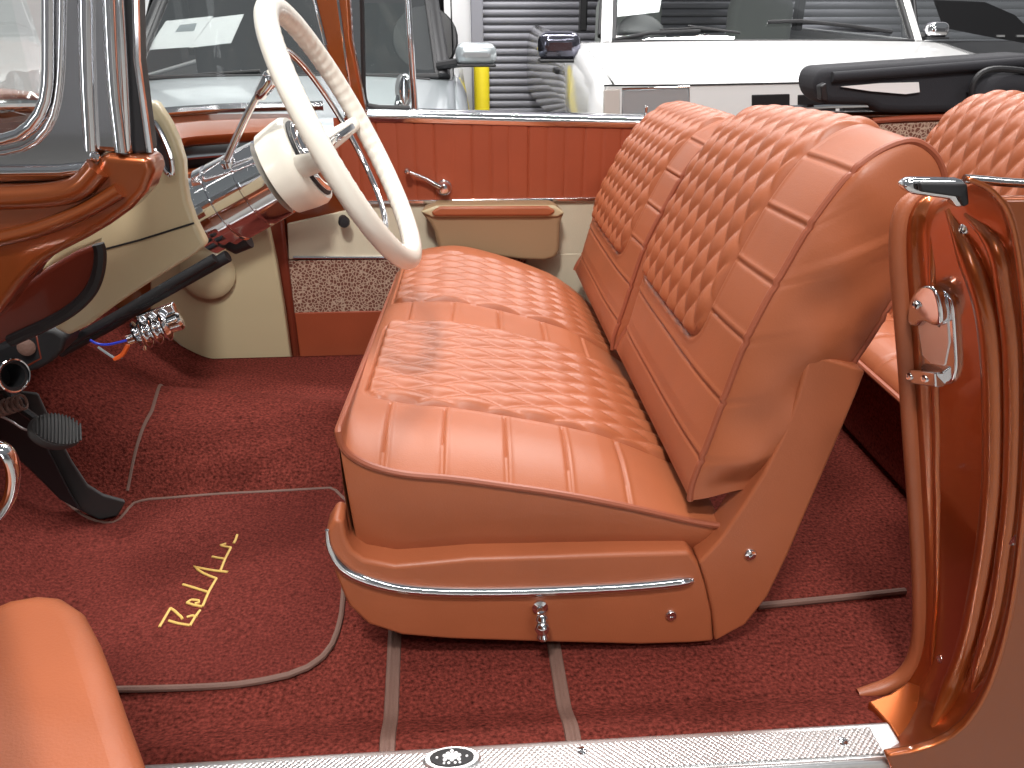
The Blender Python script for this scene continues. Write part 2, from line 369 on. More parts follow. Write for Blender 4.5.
# ---- carpet surface of the floor pan
def floor_z(x, y):
    x = np.asarray(x, float); y = np.asarray(y, float)
    hump = np.exp(-((y-.93)/.2)**4)*(.035+.10*sm(-x, .1, .9))*sm(-x, -.9, .3)
    toe = np.maximum(0, -.70-x); toe = toe**2/(toe+.06)*.85
    nearside = 0.035*sm(.13-y, 0, .09)
    return .325+hump+toe+nearside
gx = np.linspace(-1.15, .98, 170); gy = np.linspace(.022, 1.455, 110)
GX, GY = np.meshgrid(gx, gy, indexing='ij')
cp = MB(); cp.grid(np.stack([GX, GY, floor_z(GX, GY)], 2).tolist())
carpet = top('floor_carpet', cp, 'carpet', 'burgundy looped carpet covering the cabin floor and hump', 'carpet', solid=.01)
carpet.data.materials[0] = M['carpet']
def on_floor(l, dz=.006): return [V(x, y, float(floor_z(x, y))+dz) for x, y in l]
def fseam(l, w, nm='seam_binding', m='binding', dz=.006):
    P = np.array(l, float); P = resample(P, 40); T = np.gradient(P, axis=0); T /= np.linalg.norm(T, axis=1)[:, None]; N = np.stack([-T[:, 1], T[:, 0]], 1)
    rows = []
    for q, h in ((-1, -.004), (-.8, .002), (-.35, .0035), (-.12, .0015), (0, .001), (.12, .0015), (.35, .0035), (.8, .002), (1, -.004)):
        rows.append([V(p[0], p[1], float(floor_z(p[0], p[1]))+dz+h) for p in P+N*q*w/2])
    return MB().grid(rows).build(nm, m, carpet)
fseam([(-.110, .024), (-.118, .30)], .024); fseam([(.137, .024), (.136, .30)], .024)
rb = [az(758, 606, .335), az(800, 602, .335), az(850, 597, .335), az(905, 591, .335)]
MB().tube(resample(rb, 20), .006, 8).build('edge_binding', 'binding', carpet)
def on_carpet(a, b_):
    p = az(a, b_, .35)
    for _ in range(14): p = az(a, b_, .5*p[2]+.5*float(floor_z(p[0], p[1])))
    return (p[0], p[1])
fseam(smooth([on_carpet(*q) for q in [(172, 390), (156, 408), (142, 436), (133, 468), (128, 494)]], 24, 1), .007, 'seam_groove')
# ---- sill and rocker
MB().prism([V(-1.2, -.05, .352), V(-1.2, .03, .362), V(-1.2, .04, .30), V(-1.2, .0, .16), V(-1.2, -.07, .16), V(-1.2, -.085, .30), V(-1.2, -.065, .345)], (3.3, 0, 0)).build('rocker_panel', 'copper', car, .012)
# ---- jamb at the rear of the door opening
inn = smooth([(938, 192), (915, 200), (905, 220), (905, 260), (909, 310), (913, 370), (917, 430), (921, 500), (925, 570), (925, 630), (919, 662), (905, 685), (882, 700), (872, 722)], 70, 1)
out = smooth([(966, 178), (990, 187), (1008, 208), (1017, 240), (1024, 290), (1029, 350), (1030, 430), (1025, 510), (1016, 590), (1003, 650), (985, 700), (960, 733), (925, 750), (886, 756)], 70, 1)
IN = np.array(ys(inn, .105)); OUT = np.array(ys(out, -.055))
def jamb_pt(t, q, lift=0.):
    i = t*69; a = int(min(68, max(0, math.floor(i)))); f = i-a
    p = IN[a]*(1-f)+IN[a+1]*f; r = OUT[a]*(1-f)+OUT[a+1]*f
    return p*(1-q)+r*q+V(-1, 0, .12)*(lift-.0*q)
rows = []
for q in np.linspace(0, 1, 22):
    lift = -.012*sm(q, .0, .1)*sm(1-q, 0, .12)
    rows.append([jamb_pt(t, q, lift) for t in np.linspace(0, 1, 110)])
jm = MB().grid(rows); jb = jm.build('door_jamb', 'copper_flat', car, ang=60, solid=.004)
def find_tq(px, py):
    best = (9e9, 0, 0)
    for t in np.linspace(0, 1, 80):
        for q in np.linspace(0, 1, 40):
            e = np.hypot(*(prj(jamb_pt(t, q, -.012))-V(px, py)))
            if e < best[0]: best = (e, t, q)
    return best[1:]
def bead(l, r, lift=-.012):
    pts = [jamb_pt(*find_tq(*p), lift) for p in smooth(l, 12, 1)]
    pts = smooth(pts, 50, 2)
    MB().tube(pts, [r*min(1, .3+i/5, .3+(49-i)/5) for i in range(50)], 10).build('pressed_ridge', 'copper_flat', jb)
bead([(949, 207), (958, 228), (978, 262), (991, 310), (996, 370), (997, 440), (993, 510), (984, 580), (972, 640), (957, 690), (935, 725)], .0145)
bead([(968, 217), (985, 219), (1000, 238), (1007, 275), (1014, 330), (1017, 400), (1015, 470), (1010, 540), (1000, 600), (988, 650), (975, 690)], .0115)
bead([(932, 230), (934, 300), (937, 380), (939, 460), (939, 540), (935, 620), (932, 668)], .006)
# windlace rolled in leather around the opening
wl = smooth([(938, 190), (915, 196), (902, 212), (898, 245), (902, 300), (907, 360), (911, 430), (916, 500), (920, 570), (921, 625), (917, 655), (905, 676), (885, 688), (858, 694)], 120, 2)
MB().tube(ys(wl, .112), [.0108*min(1, .45+i/14, .7+(119-i)/14) for i in range(120)], 12).build('windlace', 'leather', car)
MB().prism([az(*q, .372) for q in [(868, 701), (890, 693), (908, 681), (932, 690), (936, 722), (905, 748), (889, 724)]], (0, 0, -.02)).build('jamb_foot', 'copper_flat', car, .003)
# quarter panel: outer skin and inner trim
osk = [V(p[0], -.055, p[2]) for p in OUT[4:]]
q1 = MB().prism(osk+[V(.62, -.055, .20), V(2.6, -.055, .20), V(2.6, -.055, 1.06), V(1.4, -.055, 1.09)], (0, .012, 0)); q1.build('quarter_panel', 'copper', car, .004)
MB().prism([V(.67, .118, .33), V(1.75, .118, .33), V(1.75, .118, 1.02), V(.60, .118, 1.03), V(.60, .118, .95), V(.66, .118, .6)], (0, .012, 0)).build('quarter_trim', 'maroon', car, .004)
# belt moulding and lock pillar cap
MB().tube(ys(smooth([(964, 179), (980, 180), (1000, 182), (1030, 184)], 20, 1), -.02), .0042, 10).build('belt_moulding', 'chrome', car)
e1 = ay(1030, 184, -.02)
MB().tube([e1, V(2.4, -.02, e1[2]+.01)], .0042, 10).build('belt_moulding', 'chrome', car)
cap = MB().prism([ay(*p, -.035) for p in [(903, 186), (912, 179), (966, 180), (968, 206), (958, 209), (952, 200), (915, 195), (908, 192)]], (0, .016, .0)); capo = cap.build('pillar_cap', 'chrome', car, .004)
MB().prism([ay(*p, -.036) for p in [(917, 181.5), (964, 182.5), (966, 203), (960, 206), (956, 196), (917, 190.5)]], (0, -.006, 0)).build('rubber_bumper', 'black', capo, .002)
# striker: chrome keeper bolted to the jamb
def jpx(px, py, lift): return jamb_pt(*find_tq(px, py), lift)
sk0 = [(922, 322), (921, 300), (926, 291), (938, 286), (948, 288), (957, 300), (961, 330), (963, 385), (944, 385), (920, 381), (918, 372), (921, 366), (928, 362), (923, 352)]
stri = MB(); PTS = [jpx(px, py, -.012) for px, py in sk0]; nrm = V(-1, -.25, .1)/np.linalg.norm(V(-1, -.25, .1))
stri.prism([p-nrm*.004 for p in smooth(PTS, 44, 2, True)], nrm*.012); so = stri.build('striker_plate', 'chrome', car, .003)
hs = MB().prism(list(smooth([jpx(px, py, -.012)+nrm*.006 for px, py in [(920, 324), (921, 302), (928, 290), (940, 286), (952, 293), (957, 318), (948, 325), (936, 318), (929, 326)]], 40, 2, True)), nrm*.014); hs.build('striker_hood', 'chrome', so, .005, 4)
MB().prism([jpx(px, py, -.012)+nrm*.0078 for px, py in [(925, 324), (934, 322), (946, 324), (954, 322), (956, 345), (950, 362), (938, 364), (929, 356)]], nrm*.002).build('striker_recess', 'steel', so)
MB().prism([jpx(px, py, -.012)+nrm*.006 for px, py in [(919, 368), (948, 372), (951, 384), (945, 386), (919, 381)]], nrm*.014).build('striker_block', 'chrome', so, .002)
for q in ((930, 302), (924, 376), (939, 379)): screw(jpx(*q, -.012)+nrm*(.022 if q[1] < 310 else .0205), nrm, .005, so)
for q, r in (((965, 230), .006), ((941, 661), .006), ((1012, 538), .010)): screw(jpx(*q, -.010), nrm, r, jb, 'jamb_screw')
# ---- windscreen post on the near side
post = [(47, -230), (47, 60), (46, 90), (40, 112), (27, 128), (10, 137), (-40, 142), (-40, 184), (60, 182), (86, 178), (96, 160), (99, 152), (122, 153), (131, 157), (110, -230)]
po = MB().prism(ys(post, .09), (0, .05, 0)).build('windscreen_post', 'chrome', car, .006, 3)
for l, r in (([(48, -230), (49, 60), (48, 92), (41, 115), (27, 131), (10, 140), (-40, 145)], .006), ([(83, -230), (86, 60), (91, 150)], .007), ([(104, -230), (110, 60), (121, 152)], .006), ([(63, -230), (62, 40), (58, 105), (45, 135), (20, 152), (-40, 157)], .003)):
    MB().tube(ys(smooth(l, 30, 2), .088), r, 10).build('post_ridge', 'chrome', po)
MB().tube(ys([(-40, 172), (60, 171), (88, 168)], .088), .006, 10).build('post_ridge', 'chrome', po)
MB().prism(ys([(108, -230), (130, -230), (137, 60), (149, 153), (131, 157), (120, 60)], .10), (0, .03, 0)).build('rubber_seal', 'black', po, .004)
MB().tube(ys([(130, -230), (137, 60), (150, 152)], .099), .0035, 8).build('seal_edge', 'chrome', po)
screw(ay(95, 157, .088), (0, -1, 0), .005, po)
# ---- windscreen glass wrapping round, and far post
plan = smooth([(-.40, .11), (-.62, .14), (-.80, .34), (-.88, .8), (-.80, 1.26), (-.62, 1.45), (-.33, 1.49)], 60, 2)
gl = MB(); gl.grid([[V(x+.0*k, y, z) for x, y in plan if not (z < 1.1 and y < .2 and x > -.5) or True] for k, z in ((0, 1.02), (1, 1.25), (2, 1.5))])
gl.build('windscreen_glass', 'glass', car, ang=80)
MB().tube([V(x, y, 1.012) for x, y in plan if y > .3], .012, 8).build('windscreen_seal', 'chrome', car)
fp = MB().prism(ys([(296, -120), (312, 0), (330, 62), (350, 112), (366, 112), (352, 40), (342, -120)], 1.47), (0, .05, 0)); fpo = fp.build('far_windscreen_post', 'copper_flat', car, .008)
MB().tube(ys([(326, -120), (338, 0), (346, 60), (354, 110)], 1.468), .004, 8).build('post_trim', 'chrome', fpo)
MB().tube(ys([(300, -120), (315, 0), (326, 45)], 1.468), .005, 8).build('post_trim', 'chrome', fpo)
MB().tube([V(x, y, 1.505) for x, y in plan], .018, 10).build('windscreen_header', 'chrome', car)
# ---- cowl / front pillar body in copper at the near side
cw = [(-80, 186), (60, 184), (88, 180), (98, 160), (101, 153), (128, 156), (149, 157), (153, 172), (146, 192), (130, 210), (108, 226), (84, 240), (60, 252), (40, 264), (22, 282), (0, 312), (-40, 352), (-80, 360)]
cwo = MB().prism(ys(cw, .085), (0, .045, 0)).build('cowl_side', 'copper', car, .016, 5)
for l, r in (([(-80, 200), (40, 197), (80, 190), (98, 168)], .012), ([(-80, 250), (20, 236), (80, 214), (120, 190)], .008)):
    MB().tube(ys(smooth(l, 30, 2), .083), r, 10).build('cowl_ridge', 'copper', cwo)
kp_ = [(-60, 346), (0, 312), (22, 286), (48, 268), (75, 252), (99, 243), (101, 250), (98, 272), (90, 292), (72, 310), (48, 324), (0, 344), (-60, 375)]
kk = MB().prism(ys(kp_, .17), (0, .014, 0)).build('inner_kick_panel', 'maroon', car, .008)
MB().tube(ys(smooth([(98, 244), (101, 252), (99, 272), (92, 291), (74, 309), (50, 323), (10, 341)], 30, 2), .168), .007, 8).build('kick_panel_seal', 'black', kk)
screw(ay(91, 191, .083), (0, -1, 0), .004, cwo)
# hood seen through the corner of the windscreen
hd = MB(); rows = []
for x in np.linspace(-.93, -2.1, 16):
    rows.append([V(x, y, 1.0+.115*math.cos((y-.75)/.85*PI/2)**.7*(1-.12*((-x-.93)/1.2)**2)-.02*sm(V(x)[0], -1.0, -.93)) for y in np.linspace(-.05, 1.55, 40)])
hd.grid(rows).build('hood', 'copper', car, solid=.01)
MB().prism([V(-.78, -.055, .30), V(-2.1, -.055, .30), V(-2.1, -.055, 1.0), V(-.93, -.055, 1.01), V(-.70, -.055, 1.0)], (0, .02, 0)).build('front_fender', 'copper', car, .01)
MB().ball((-1.62, 1.36, .96), (.66, .17, .125), 28).build('fender_crown', 'copper', car)
MB().prism([V(-.72, 1.56, .30), V(-2.1, 1.56, .30), V(-2.1, 1.56, 1.0), V(-.93, 1.56, 1.01), V(-.6, 1.56, .97)], (0, -.02, 0)).build('front_fender', 'copper', car, .01)
MB().prism([V(-1.16, .06, .30), V(-1.16, .06, .98), V(-.9, .06, .99), V(-.9, .06, 1.0), V(-1.18, .06, 1.0), V(-1.18, .06, .30)], (0, 1.44, 0)).build('firewall', 'maroon', car)
# ---- dashboard
dash = MB()
ledge_o = [V(-.37, 1.445, .995), V(-.48, 1.44, .998), V(-.63, 1.42, 1.0), V(-.76, 1.28, 1.0), V(-.83, 1.05, 1.0), V(-.85, .8, 1.0), V(-.82, .55, 1.0), V(-.74, .34, 1.0)]
ledge_i = [az(318, 129, .972), az(280, 131, .972), az(230, 134, .972), az(178, 138, .972), V(-.67, 1.05, .972), V(-.66, .8, .972), V(-.62, .55, .972), V(-.57, .36, .972)]
LO, LI = smooth(ledge_o, 60, 2), smooth(ledge_i, 60, 2)
def sink(L, dx, z): return [V(p[0]-dx, p[1], z) for p in L]
do = MB().grid([list(LO), list((LO+LI)/2+V(0, 0, .006)), list(LI), sink(LI, .003, .958), sink(LI, .02, .95)]).build('dashboard', 'copper', car, ang=50, solid=.004)
MB().grid([sink(LI, .018, .953), sink(LI, .03, .93), sink(LI, .03, .90)]).build('dash_recess', 'dark', do, solid=.004)
MB().tube(sink(LI, .026, .925), .006, 8).build('dash_trim', 'chrome', do)
MB().grid([sink(LI, .012, .90), sink(LI, .004, .885), sink(LI, .004, .85), sink(LI, .02, .835)]).build('glovebox_face', 'copper', do, ang=60, solid=.004)
MB().grid([sink(LI, .018, .838), sink(LI, .02, .80), sink(LI, .05, .785), sink(LI, .30, .78)]).build('lower_dash', 'maroon', do, ang=60, solid=.004)
# cream instrument hood whose end cap faces the open door
cr = [(148, 100), (156, 104), (168, 122), (177, 142), (183, 162), (184, 184), (187, 202), (194, 222), (206, 246), (190, 258), (165, 273), (140, 289), (115, 306), (88, 326), (68, 336), (52, 328), (66, 318), (86, 300), (97, 280), (100, 262), (99, 243), (76, 252), (40, 272), (60, 240), (110, 215), (140, 190), (150, 165)]
co = MB().prism(ys(cr, .235), (0, .022, 0)).build('instrument_hood', 'cream', car, .008, 4)
MB().tube(ys([(102, 250), (140, 240), (194, 223)], .2345), .0012, 6).build('panel_gap', 'dark', co)
# bezel ring of the cluster, seen nearly edge-on
bc = ay(162, 148, .22); bn = V(.80, -.35, .45); bn /= np.linalg.norm(bn)
ring = [ay(px, py, .225) for px, py in smooth([(150, 118), (157, 126), (166, 143), (172, 160), (173, 176), (167, 174), (158, 158), (151, 138)], 40, 2, True)]
MB().tube(ring, .0028, 8, closed=True).build('gauge_bezel', 'chrome', co)
MB().prism([p+V(0, .004, 0) for p in ring], (0, .01, 0)).build('gauge_dial', 'clear', co)
# ---- far kick panel, vent disc
kpf = [(150, 240), (262, 222), (268, 226), (276, 262), (284, 310), (291, 362), (291, 385), (262, 385), (225, 372), (185, 350), (150, 320)]
kf = MB().prism(ys(kpf, 1.455), (0, .03, 0)).build('far_kick_panel', 'cream', car, .006)
vc = ay(206, 275, 1.43)
MB().lathe(vc+V(0, .03, 0), (.1, -1, .1), [(0, .075), (.02, .072), (.03, .06), (.034, .03), (.034, .001)], 30).build('vent_cover', 'cream', kf)
# ---- far quarter trim behind the door
MB().prism([V(.86, 1.50, .33), V(1.9, 1.50, .33), V(1.9, 1.50, .95), ay(940, 118, 1.5), ay(880, 121, 1.5), ay(830, 124, 1.5), V(.86, 1.50, .965)], (0, .03, 0)).build('far_quarter_trim', 'leather_dark', car, .006)
MB().prism(ys([(880, 124), (948, 121), (965, 170), (850, 190), (830, 128)], 1.498), (0, -.006, 0)).build('woven_insert', 'woven', car)
MB().tube(ys([(872, 121), (905, 118.5), (950, 117)], 1.495), .008, 8).build('trim_roll', 'leather_dark', car)
MB().prism([V(.86, 1.6, .2), V(2.6, 1.6, .2), V(2.6, 1.6, .98), V(.86, 1.6, .975)], (0, -.05, 0)).build('quarter_panel', 'copper', car, .01)
MB().tube(ys([(790, 108), (830, 106), (868, 105)], 1.5), .007, 8).build('belt_moulding', 'chrome', car)

# ================================================================== DOOR SILL PLATE
sp = empty('sill_plate', (.1, .03, .372), 'ribbed aluminium sill plate along the bottom of the door opening', 'sill plate')
spn = MB(); zt = .382
spn.prism([V(-1.0, -.045, zt-.03), V(-1.0, -.044, zt-.005), V(-1.0, -.040, zt), V(-1.0, .012, zt+.001), V(-1.0, .018, zt-.002), V(-1.0, .020, zt-.012)], (1.56, 0, 0)); spn.build('plate', 'steel', sp, .0025, 2)
MB().box((-.23, -.0135, zt+.0012), (1.52, .043, .003)).build('tread', 'tread', sp, .001, 1)
em = az(452, 759, zt+.004)
MB().lathe(em, (0, 0, 1), [(-.004, .036), (.0, .037), (.0025, .034), (.0025, .001)], 40, (.5, 1), ref=(0, 1, 0)).build('emblem_rim', 'steel', sp)
eb = MB().lathe(em, (0, 0, 1), [(0, .029), (.004, .028), (.0042, .001)], 40, (.48, 1), ref=(0, 1, 0)).build('emblem', 'black', sp)
cr2 = MB()
for dx, dy, r in ((0, .003, .0035), (-.005, .005, .003), (.005, .005, .003), (-.009, .002, .003), (.009, .002, .003), (-.004, -.001, .003), (.004, -.001, .003), (0, -.004, .003), (-.009, -.004, .0026), (.009, -.004, .0026), (0, .009, .0025), (-.019, 0, .0018), (.019, 0, .0018), (-.004, -.009, .002), (.004, -.009, .002), (-.010, -.009, .0018), (.010, -.009, .0018)):
    cr2.ball(em+V(dx, dy, .0042), (r, r, .001), 10)
cr2.build('emblem_crest', 'paper', eb)
for q in ((582, 751), (843, 742)): screw(az(*q, zt+.002), (0, 0, 1), .0068, sp)

# ================================================================== FLOOR MAT with embroidery
mt = empty('floor_mat', (-.5, .45, .335), 'burgundy carpet floor mat with gold script in the driver footwell', 'floor mat')
def mat_z(x, y): return float(floor_z(x, y))+.008+.003*math.sin(x*21)*math.sin(y*13)+.010*math.exp(-((x+.33)/.1)**2-((y-.5)/.12)**2)
def on_mat(a, b_):
    p = az(a, b_, .345)
    for _ in range(12): p = az(a, b_, .5*p[2]+.5*(mat_z(p[0], p[1])+.006))
    return (p[0], p[1])
ol = smooth([(-1.02, .205), (-.75, .203)]+[on_mat(*q) for q in [(127, 688), (190, 686), (250, 682), (300, 671), (328, 652), (340, 622), (343, 590), (345, 540), (347, 487), (290, 490), (230, 493), (180, 497), (134, 500), (126, 512), (116, 523), (98, 522), (75, 511), (45, 480), (22, 445)]]+[(-.98, .70), (-1.02, .66)], 170, 1, True)
bm = bmesh.new(); vsr = [bm.verts.new((p[0], p[1], 0)) for p in ol]; bm.faces.new(vsr)
for ax_, vals in ((0, np.arange(-1.0, -.2, .03)), (1, np.arange(.22, .83, .03))):
    for c0 in vals:
        no = (1, 0, 0) if ax_ == 0 else (0, 1, 0); co_ = (c0, 0, 0) if ax_ == 0 else (0, c0, 0)
        bmesh.ops.bisect_plane(bm, geom=bm.verts[:]+bm.edges[:]+bm.faces[:], plane_co=co_, plane_no=no)
for q in bm.verts: q.co.z = mat_z(q.co.x, q.co.y)
ext = bmesh.ops.extrude_face_region(bm, geom=bm.faces[:])
for e in ext['geom']:
    if isinstance(e, bmesh.types.BMVert): e.co.z += .007
mm = MB(); bm.verts.index_update(); mm.add([tuple(q.co) for q in bm.verts], [tuple(q.index for q in f.verts) for f in bm.faces]); bm.free()
mm.build('pile', 'mat', mt, ang=60)
MB().tube([V(p[0], p[1], mat_z(*p)+.003) for p in ol], .0052, 8, closed=True).build('edge_binding', 'binding', mt)
strokes = [[(125, 685), (160, 625), (195, 565)], [(195, 565), (222, 582), (245, 605), (262, 618), (272, 635)], [(185, 645), (240, 662), (320, 675)], [(320, 678), (355, 618), (385, 578)], [(300, 622), (335, 612), (365, 620)], [(300, 530), (330, 510), (375, 515), (378, 530), (352, 535)], [(300, 530), (345, 545), (400, 555)], [(400, 555), (440, 460), (490, 375)], [(435, 462), (350, 435), (275, 413)], [(490, 375), (420, 350), (358, 312), (340, 296), (400, 312), (480, 325), (562, 333)], [(515, 325), (545, 250), (582, 177)], [(540, 250), (500, 243), (462, 235)], [(582, 177), (540, 170), (513, 162), (552, 152)], [(600, 150), (612, 128), (622, 96)]]
em_ = MB()
for s_ in strokes:
    pts = []
    for a, b_ in resample(s_, 10):
        p = az(140+a/6.4, 520+b_/6.4, .352)
        for _ in range(4): p = az(140+a/6.4, 520+b_/6.4, mat_z(p[0], p[1])+.0075)
        pts.append(p)
    em_.tube(pts, .0024, 6)
em_.build('gold_script', 'gold', mt)

# ================================================================== PEDALS and bits under the dash
pd = empty('brake_pedal', (-.62, .45, .62), 'black brake pedal with oval ribbed rubber pad', 'pedal')
a0, a1, a2 = ay(-10, 385, .40), ay(35, 410, .41), ay(58, 432, .42)
MB().tube([ay(-8, 380, .45), ay(5, 393, .447), ay(25, 412, .44), ay(50, 430, .43)], .007, 8).build('arm', 'dark', pd)
pc = ay(55, 432, .42); axis = V(.75, -.30, .59); axis /= np.linalg.norm(axis)
MB().lathe(pc-axis*.010, axis, [(-.004, .020), (0, .036), (.010, .040), (.018, .037), (.022, .028), (.022, .001)], 30, (.72, 1.02), ref=(-.2, .75, .62)).build('pad', 'pedal', pd)
rib = MB(); uu = V(-.2, .75, .62); uu -= axis*(uu@axis); uu /= np.linalg.norm(uu); ww = np.cross(axis, uu)
for k in range(-6, 7):
    h = k*.0055; L = .72*.036*math.sqrt(max(.05, 1-(h/.040)**2))
    rib.tube([pc+axis*.0125+ww*h-uu*L, pc+axis*.0125+ww*h+uu*L], .0016, 6)
rib.build('rubber_rib', 'pedal', pd)
ap = empty('accelerator_pedal', (-.66, .62, .36), 'long black accelerator pedal rising from the floor carpet', 'pedal')
apl_ = [ay(20, 392, .62), ay(38, 394, .62), ay(50, 420, .62), ay(72, 462, .62), ay(88, 486, .63), ay(104, 496, .64), ay(126, 502, .65), ay(118, 516, .65), ay(100, 520, .64), ay(82, 512, .63), ay(66, 490, .62), ay(45, 450, .62), ay(24, 412, .62)]
MB().prism(apl_, (-.01, .02, -.006)).build('tread', 'pedal', ap, .004)
MB().prism(ys([(-20, 380), (26, 400), (48, 448), (70, 492), (82, 512), (60, 500), (30, 470), (-20, 425)], .60), (-.02, .03, 0)).build('side_web', 'black', ap, .003)
# steering column jacket bracket, clutch tube, spring
br = empty('column_bracket', (-.55, .42, .85), 'black steering column bracket with a round bolt and ring under the dash', 'bracket')
MB().prism(ys([(-40, 362), (10, 342), (40, 328), (54, 330), (66, 338), (62, 352), (52, 362), (38, 370), (10, 378), (-40, 400)], .36), (0, .06, 0)).build('plate', 'black', br, .006)
MB().lathe(ay(27, 347, .36), (.2, -1, .2), [(-.004, .012), (.004, .012), (.007, .008), (.007, .001)], 20).build('bolt', 'binding', br)
tb = ay(8, 376, .33)
MB().lathe(tb, (.85, -.45, .25), [(-.12, .016), (.0, .020), (.012, .022), (.012, .017), (-.02, .015), (-.02, .001)], 26).build('tube_end', 'dark', br)
rc = tb+V(.012, -.006, .003)
ringp = [rc+.0225*(math.cos(t)*V(0.0, .25, .97)+math.sin(t)*V(-.5, -.78, .2)) for t in np.linspace(0, 2*PI, 40)[:-1]]
MB().tube(ringp, .0016, 6, closed=True).build('rim_ring', 'chrome', br)
sg = MB(); s0, s1 = ay(-20, 415, .40), ay(22, 402, .40)
for k in range(9):
    p = s0*(1-k/8)+s1*k/8; t = (s1-s0)/np.linalg.norm(s1-s0); u2 = np.cross(t, [0, 1, 0]); u2 /= np.linalg.norm(u2); w2 = np.cross(t, u2)
    sg.tube([p+.011*(math.cos(q)*u2+math.sin(q)*w2) for q in np.linspace(0, 2*PI, 20)[:-1]], .0022, 6, closed=True)
sg.build('return_spring', 'binding', br)
MB().tube(smooth([ay(-10, 412, .42), ay(10, 420, .42), ay(24, 430, .42), ay(32, 430, .42)], 20, 2), .002, 6).build('link_rod', 'steel', br)
fl_ = empty('ribbed_fitting', (-.46, .45, .8), 'ribbed chrome fitting hanging under the cream dash beside loose wires', 'electrical fitting')
f0, f1 = ay(128, 340, .42), ay(182, 320, .44); fa = (f1-f0)/np.linalg.norm(f1-f0)
fu = np.cross(fa, [0, 1, 0]); fu /= np.linalg.norm(fu)
pr = [(0.0, .008), (.012, .008), (.013, .022), (.016, .024)]
L = np.linalg.norm(f1-f0)
for k in range(3):
    b0 = .018+k*.0155; pr += [(b0, .014), (b0+.004, .021), (b0+.008, .023), (b0+.012, .019), (b0+.0145, .013)]
pr += [(L-.004, .014), (L, .011), (L+.001, .001)]
MB().lathe(f0, fa, pr, 26).build('ribbed_body', 'chrome', fl_)
MB().box((f0+f1)/2+V(.002, .02, .012), (.055, .012, .03), R=np.stack([fa, [0, 1, 0], fu], 1)).build('back_plate', 'chrome', fl_, .002)
for m_, pts in (('bluewire', [(90, 340), (97, 344), (108, 345), (120, 342), (128, 340)]), ('greywire', [(98, 347), (108, 354), (116, 359), (122, 357)]), ('orangewire', [(114, 359), (120, 357), (124, 353), (128, 345)])):
    MB().tube(ys(smooth(pts, 20, 2), .425), .0034 if m_ == 'orangewire' else .002, 6).build('wire', m_, fl_)
ct = empty('wiring_tube', (-.45, .5, .85), 'black glossy tube running under the cream dash toward the column', 'tube')
MB().tube(ys([(60, 352), (110, 325), (150, 300), (200, 272), (228, 256)], .46), .009, 12).build('tube', 'black', ct)
MB().tube(ys([(70, 342), (120, 314), (165, 287), (215, 258)], .44), .007, 12).build('sleeve', 'black', ct)

# ================================================================== STEERING WHEEL and column
W = V(-.158, .5, 1.082)
T1 = ay(267, 0, .5); T2 = ay(415, 258, .5); dn = (T2-T1); Rw = np.linalg.norm(dn)/2-.009; W = (T1+T2)/2
dn /= np.linalg.norm(dn); wy = V(0, 1, 0); wn = np.cross(dn, wy); wn /= np.linalg.norm(wn)
if wn[0] < 0: wn = -wn
sw = empty('steering_wheel', W-wn*.25, 'ivory steering wheel with chrome horn ring on a chrome column', 'steering wheel')
nr = 240; RR = []; rad = []
for k in range(nr):
    t = 2*PI*k/nr; RR.append(W+(Rw)*(math.cos(t)*(-dn)+math.sin(t)*wy))
rim = MB(); rings = []
for k in range(nr):
    t = 2*PI*k/nr; er = math.cos(t)*(-dn)+math.sin(t)*wy; row = []
    for j in range(16):
        a = 2*PI*j/16; rr_ = .016
        inw = max(0, -math.cos(a))
        rr_ += inw*.0022*abs(math.sin(t*36))
        row.append(W+er*(Rw+rr_*math.cos(a))+wn*rr_*.95*math.sin(a))
    rings.append(row)
rim.grid(rings, True, True).build('rim', 'ivory', sw, ang=70)
hub = W-wn*.086
MB().lathe(hub, wn, [(-.03, .056), (-.028, .062), (.0, .067), (.014, .068), (.022, .064)], 40).build('hub_bowl', 'ivory', sw)
MB().lathe(hub+wn*.022, wn, [(0, .052), (.006, .055), (.012, .054), (.020, .046), (.027, .03), (.030, .012), (.030, .001)], 40).build('horn_cap', 'chrome', sw)
MB().lathe(hub+wn*.018, wn, [(0, .058), (.006, .0585), (.009, .054)], 40).build('horn_cap_seal', 'black', sw)
for s_ in (-1, 1):
    pth = [hub+wn*.012+wy*s_*.045, hub+wn*.03+wy*s_*.075, hub+wn*.062+wy*s_*.125, W-wn*.012+wy*s_*(Rw-.035), W+wy*s_*(Rw-.004)]
    pth = smooth(pth, 30, 2)
    MB().tube(pth, [.018-.008*i/29 for i in range(30)], 12, flat=.55, upv=wn).build('spoke', 'ivory', sw)
    MB().tube([p+wn*.009 for p in pth[8:22]], .006, 8, flat=.5, upv=wn).build('spoke_trim', 'chrome', sw)
hr = [W-wn*.018+.146*(math.cos(t)*(-dn)*.98+math.sin(t)*wy) for t in np.linspace(.15, PI-.1, 80)]
MB().tube(hr, .0046, 10).build('horn_ring', 'chrome', sw)
for s_ in (1,): MB().tube([hub+wn*.055+wy*s_*.03, W-wn*.030+wy*s_*.10, W-wn*.018+wy*s_*.146], .0045, 8).build('horn_ring_arm', 'chrome', sw)
